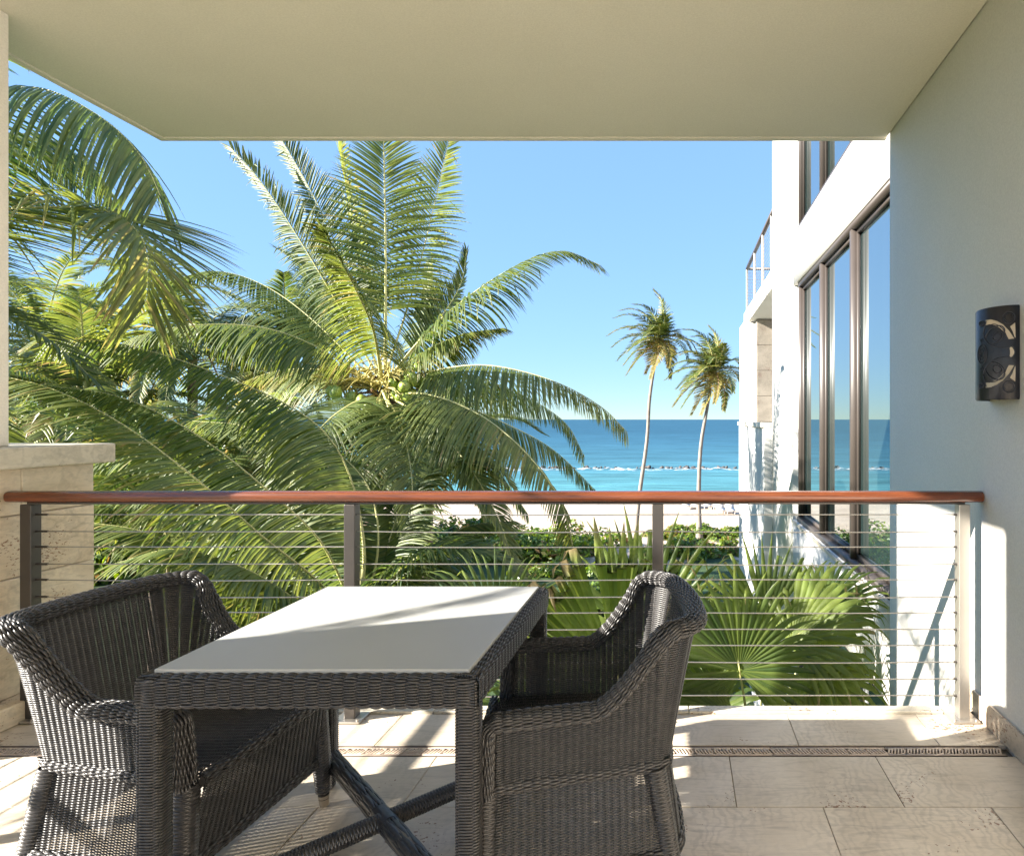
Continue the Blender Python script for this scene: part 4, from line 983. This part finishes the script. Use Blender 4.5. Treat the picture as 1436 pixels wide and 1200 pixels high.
# ------------------------------------------------------------------ fan palms
def fan_leaf(hub, base, axis, R, parent, seed, nrm=None, span=300, n=40, droop=.35, tint=.4, cup=.25, split=.55):
    """hub: centre of blade; base: petiole start; axis: direction the blade points"""
    rng = np.random.RandomState(seed); ax = np.array(axis, float); ax /= np.linalg.norm(ax)
    nr = np.array(nrm if nrm is not None else (0, -.4, 1.), float); nr -= ax*(nr@ax); nr /= np.linalg.norm(nr); sd = np.cross(ax, nr)
    mb = MB(); rs = np.array([.03, .2, .4, split, .7, .82, .92, 1.0]); th0 = math.radians(span)/n
    for k in range(n):
        th = (k-(n-1)/2)*th0; q = abs(th)/math.radians(span/2)
        Lk = R*(1-.22*q**2)*rng.uniform(.9, 1.04)
        d = ax*math.cos(th)+sd*math.sin(th); wdir = -ax*math.sin(th)+sd*math.cos(th)
        p = np.array(hub, float); dd = d+nr*cup*(.5+.5*q); dd /= np.linalg.norm(dd); prev = 0; G = []; T = []
        tn = np.clip(tint+rng.normal(0, .11), 0, .72); bend = rng.uniform(.5, 1.5)*droop; kink = rng.rand() < .3; th += rng.normal(0, .012)
        if rng.rand() < .05: continue
        for i_, r in enumerate(rs):
            p = p+dd*(r-prev)*Lk; prev = r
            hw = math.tan(th0/2)*r*Lk*1.04 if r <= split else math.tan(th0/2)*split*Lk*1.04*((1-r)/(1-split))**.8
            hw = max(hw, .0012)
            G += [p-wdir*hw-nr*hw*.62, p+nr*hw*.3, p+wdir*hw-nr*hw*.62]; T += [min(1, tn+(.6*rng.rand() if r > .9 else 0)+(.35 if kink and r > .8 else 0))]*3
            if r >= split-.2:
                dd = dd+np.array((0, 0, -1.))*bend*(1.5 if r > split else .35)*.35
                if kink and r > .75: dd = dd+np.array((rng.normal(0, .4), rng.normal(0, .4), -1.2))
                dd /= np.linalg.norm(dd)
        m = len(rs); i = np.arange(m-1)*3
        mb.add(np.array(G), np.concatenate([np.stack([i+j, i+j+1, i+j+4, i+j+3], -1) for j in (0, 1)]), np.array(T))
    o = mb.build('fan_leaf', M['fan'], parent, tint=True)
    b, h_ = Vector(base), Vector(hub); mid = (b+h_)/2+Vector((0, 0, .12))
    mb = MB(); mb.tube(spline([b, mid, h_, h_+Vector(ax)*.12], 16), np.linspace(.016, .007, 16), 6, flat=.6); mb.build('petiole', M['rachis'], o, smooth=True)
    return o
def fan_palms():
    # plant A: left, backlit upright leaves
    def plant(cpx, label, leaves, r=.14):
        c = P(*cpx); R = thing('fan_palm', (c.x, c.y, -4.95), label, 'fan palm')
        trunk_tube([(c.x+.1, c.y+.1, -5), (c.x, c.y, -3), tuple(c)], r*1.1, r*.9, R)
        mb = MB(); rng = random.Random(3)
        for k in range(26):
            a = rng.uniform(0, 6.28); p0 = c+Vector((.08*math.cos(a), .08*math.sin(a), rng.uniform(-.6, -.05)))
            mb.tube([p0, p0+Vector((math.cos(a)*.2, math.sin(a)*.2, .18))], [.03, .012], 5, flat=.4)
        mb.build('leaf_boots', M['rachis_dry'], R)
        for k, (hp, ap, Rr, kw) in enumerate(leaves):
            h_ = P(*hp); tip = P(*ap); fan_leaf(h_, c, (tip-h_), Rr, R, hash(label) % 7+k*13+3 if False else k*13+len(label), **kw)
    plant((905, 1180, 5.4), 'fan palm with bright yellow-green upright leaves behind the middle of the railing', [
        ((868, 960, 4.9), (845, 740, 5.0), 1.32, dict(nrm=(.25, -1, .15), span=125, droop=.10, tint=.60, cup=.04, n=24, split=.72)),
        ((905, 900, 5.3), (925, 690, 5.5), 1.15, dict(nrm=(-.25, -1, .2), span=170, droop=.2, tint=.25, cup=.08, n=30)),
        ((800, 985, 5.0), (690, 900, 4.9), .85, dict(nrm=(0, -.5, 1), span=200, droop=.7, tint=.3, n=30)),
        ((700, 900, 5.6), (620, 790, 5.7), .95, dict(nrm=(.2, -.7, .8), span=170, droop=.5, tint=.2, n=30)),
        ((760, 1040, 4.8), (650, 1010, 4.6), .9, dict(nrm=(0, -.3, 1), span=220, droop=.9, tint=.25, n=32)),
        ((930, 960, 5.6), (1000, 800, 5.9), 1.0, dict(nrm=(-.3, -.8, .4), span=200, droop=.4, tint=.35, n=32)),
        ((860, 1010, 5.8), (800, 880, 6.2), 1.1, dict(nrm=(0, -.8, .6), span=200, droop=.4, tint=.3, n=32)),
        ((960, 1030, 5.2), (1060, 990, 5.0), .9, dict(nrm=(0, -.3, 1), span=240, droop=.9, tint=.3, n=32))])
    plant((1060, 1130, 4.9), 'fan palm with broad drooping green leaves against the white building', [
        ((1037, 940, 4.45), (1020, 800, 4.5), .78, dict(nrm=(.05, -1, .25), span=300, droop=.5, tint=.2, cup=.22, n=40)),
        ((1075, 880, 4.9), (1060, 760, 5.1), .75, dict(nrm=(.1, -1, .2), span=160, droop=.2, tint=.28, n=26)),
        ((1110, 900, 4.7), (1190, 820, 4.8), .85, dict(nrm=(-.35, -.7, .9), span=210, droop=1.1, tint=.5, n=30)),
        ((1125, 935, 4.6), (1210, 930, 4.5), .72, dict(nrm=(-.1, -.8, .8), span=230, droop=1.7, tint=.62, n=30)),
        ((1120, 990, 4.4), (1170, 1060, 4.3), .7, dict(nrm=(0, -.9, .5), span=220, droop=1.5, tint=.45, n=28)),
        ((1000, 960, 4.7), (950, 880, 4.8), .8, dict(nrm=(.2, -.8, .6), span=220, droop=.8, tint=.62, n=30, split=.65)),
        ((1030, 1010, 4.3), (980, 1060, 4.1), .8, dict(nrm=(.1, -.7, .8), span=240, droop=.9, tint=.3, n=34)),
        ((1150, 860, 5.2), (1215, 800, 5.4), .7, dict(nrm=(-.3, -.6, 1), span=180, droop=.8, tint=.2, n=30))])
fan_palms()

# ------------------------------------------------------------------ shrubs
def shrub_mesh(seed, n=3200, tint=.45, size=.09):
    rng = np.random.RandomState(seed); 
    lob = rng.normal(0, .45, (16, 3)); lob[:, 2] = np.abs(lob[:, 2])*.7; rad = rng.uniform(.3, .55, 16)
    w = rng.randint(0, 16, n); d = rng.normal(0, 1, (n, 3)); d /= np.linalg.norm(d, axis=1)[:, None]; d[:, 2] = np.abs(d[:, 2])*.9+d[:, 2]*.1
    c = lob[w]+d*(rad[w]*rng.uniform(.75, 1.08, n))[:, None]; c[:, 2] = np.maximum(c[:, 2], .02)
    a = d+rng.normal(0, .5, (n, 3)); a /= np.linalg.norm(a, axis=1)[:, None]; b = np.cross(a, rng.normal(0, 1, (n, 3))); b /= np.linalg.norm(b, axis=1)[:, None]; cc = np.cross(a, b)
    s = size*rng.uniform(.6, 1.2, n)[:, None]
    V = np.stack([c-b*s, c-cc*s*.5+a*s*.1, c+b*s, c+cc*s*.5+a*s*.1], 1)
    T = np.repeat(np.clip(tint+rng.normal(0, .2, n)+.3*(w % 3 == 0), 0, .95), 4)
    mb = MB(); mb.add(V.reshape(-1, 3), np.arange(4*n).reshape(n, 4), T)
    st = MB()
    for k in range(9): st.tube([(0, 0, 0), lob[k]*.5+[0, 0, .1], lob[k]+[0, 0, .15]], [.03, .02, .008], 5)
    return mb, st
SH = []
def shrub_proto(seed, **kw):
    mb, st = shrub_mesh(seed, **kw); o = mb.build('foliage', M['shrub'], tint=True); p = st.build('stems', M['rachis_dry'])
    m1, m2 = o.data, p.data; bpy.data.objects.remove(o); bpy.data.objects.remove(p); return m1, m2
for s in range(4): SH.append(shrub_proto(s+1, tint=(.5, .35, .62, .42)[s]))
def shrub(x, y, z, sx, sy, sz, k, label, group='shrubs between the lawn and the beach'):
    R = thing('shrub', (x, y, z), label, 'shrub', group); m1, m2 = SH[k % 4]
    a = link('foliage', m1, R); link('stems', m2, R)
    R.scale = (sx, sy, sz); R.rotation_euler = (0, 0, random.random()*6)
SHR = [(-.6,34.5,.75,'olive shrub at the left end of the hedge bordering the sand'),(.55,34.3,.7,'low hedge shrub around the foot of the right beach palm'),(1.7,34.6,.8,'brownish hedge shrub between the beach palm and the white building'),(2.8,34.4,.72,'hedge shrub at the right end of the row, against the white parapet'),
 (-.4,29.6,1.05,'bright green shrub in front of the hedge, just right of the middle railing post'),(.8,29.2,.95,'rounded bright green shrub centred below the right beach palm'),(2.0,29.6,.85,'shrub on the lawn close to the white building'),
 (-5.4,25.2,.85,'small shrub seen just right of the table corner, leftmost by the sand'),(-4.3,25.6,.75,'small shrub in the gap left of the bright fan palm'),(-3.2,25.4,.8,'shrub peeking out behind the tips of the bright fan palm'),
 (-4.6,21.0,.9,'dark green shrub low on the lawn beyond the table corner'),(-3.5,21.3,.95,'dark shrub on the lawn behind the bright fan palm, its left side'),(-2.4,20.8,.9,'dark shrub on the lawn behind the middle of the bright fan palm')]
for q, (x, y, sz, lb) in enumerate(SHR): shrub(x, y, -5.1, 1.1+.1*(q % 3), 1.1, sz, q, lb)
def thicket(name, label, spots, seeds, **kw):
    protos = [shrub_mesh(q, **kw)[0] for q in seeds]; mb = MB()
    for k, (x, y, sx, sy, sz) in enumerate(spots):
        p = protos[k % len(protos)]; v = np.vstack(p.v); a = random.random()*6; c_, s_ = math.cos(a), math.sin(a)
        q = np.stack([(v[:, 0]*c_-v[:, 1]*s_)*sx+x, (v[:, 0]*s_+v[:, 1]*c_)*sy+y, v[:, 2]*sz-5.1], -1)
        mb.add(q, np.vstack(p.f), np.concatenate(p.t))
    tag(mb.build(name, M['shrub'], tint=True), label, kind='stuff')
thicket('thicket', 'dense thicket of sea grape behind the left palms that hides the sea', [(-34+k*1.85, 27+2.5*math.sin(k*1.7), 2.7, 2.7, random.uniform(5.6, 6.6)-.12*k) for k in range(11)], (9, 10), n=8000, size=.05, tint=.36)
thicket('undergrowth', 'leafy undergrowth on the lawn below the coconut palms', [(-24+k*1.0, 30+2*math.sin(k), 1.7, 1.7, random.uniform(1.1, 1.7)) for k in range(20)]+[(-9.5+k*.8, 18+1.5*math.sin(k*2.1), 1.1, 1.1, random.uniform(.7, 1.1)) for k in range(8)], (11, 12, 13), n=2600, tint=.45)

# ------------------------------------------------------------------ beach loungers
def loungers():
    fab = plain('lounger_fabric', (.62, .58, .52), .8); 
    def one(x, y, label):
        z = float(np.interp(y, [38, 60, 69], [-5.25, -6.5, -7.13]))+.03
        R = thing('beach_lounger', (x, y, z), label, 'lounger', 'beach loungers in rows on the sand')
        mb = MB(); mb.box(x-.33, x+.33, y-1.0, y+.35, z+.28, z+.36); mb.build('seat', fab, R)
        mb = MB(); v = [(x+s*.33, y+.35+a, z+.3+b) for a, b in ((0, 0), (.55, .5), (.5, .56), (-.05, .07)) for s in (-1, 1)]
        mb.add(v, [(0, 1, 3, 2), (2, 3, 5, 4), (4, 5, 7, 6), (6, 7, 1, 0), (0, 2, 4, 6), (1, 7, 5, 3)]); mb.build('backrest', fab, R)
        for sx in (-.28, .28):
            for sy in (-.9, .3):
                mb = MB(); mb.box(x+sx-.03, x+sx+.03, y+sy-.03, y+sy+.03, z-.1, z+.28); mb.build('leg', fab, R)
    for k, (a, b, l) in enumerate([(962, 54, 'beach lounger at the left end of the far row'), (975, 54.3, 'second beach lounger in the far row, beside the palm trunk'), (992, 54, 'third beach lounger in the far row, right of the palm trunk'), (1005, 53.6, 'fourth beach lounger in the far row'), (1010, 49.5, 'left beach lounger of the nearer row'), (1024, 49.3, 'right beach lounger of the nearer row by the building')]):
        one((a-952)*b/890, b, l)
loungers()
print('tris', sum(len(o.data.loop_triangles) if o.data.loop_triangles else 0 for o in bpy.data.objects if o.type == 'MESH'), 'objs', len(bpy.data.objects))
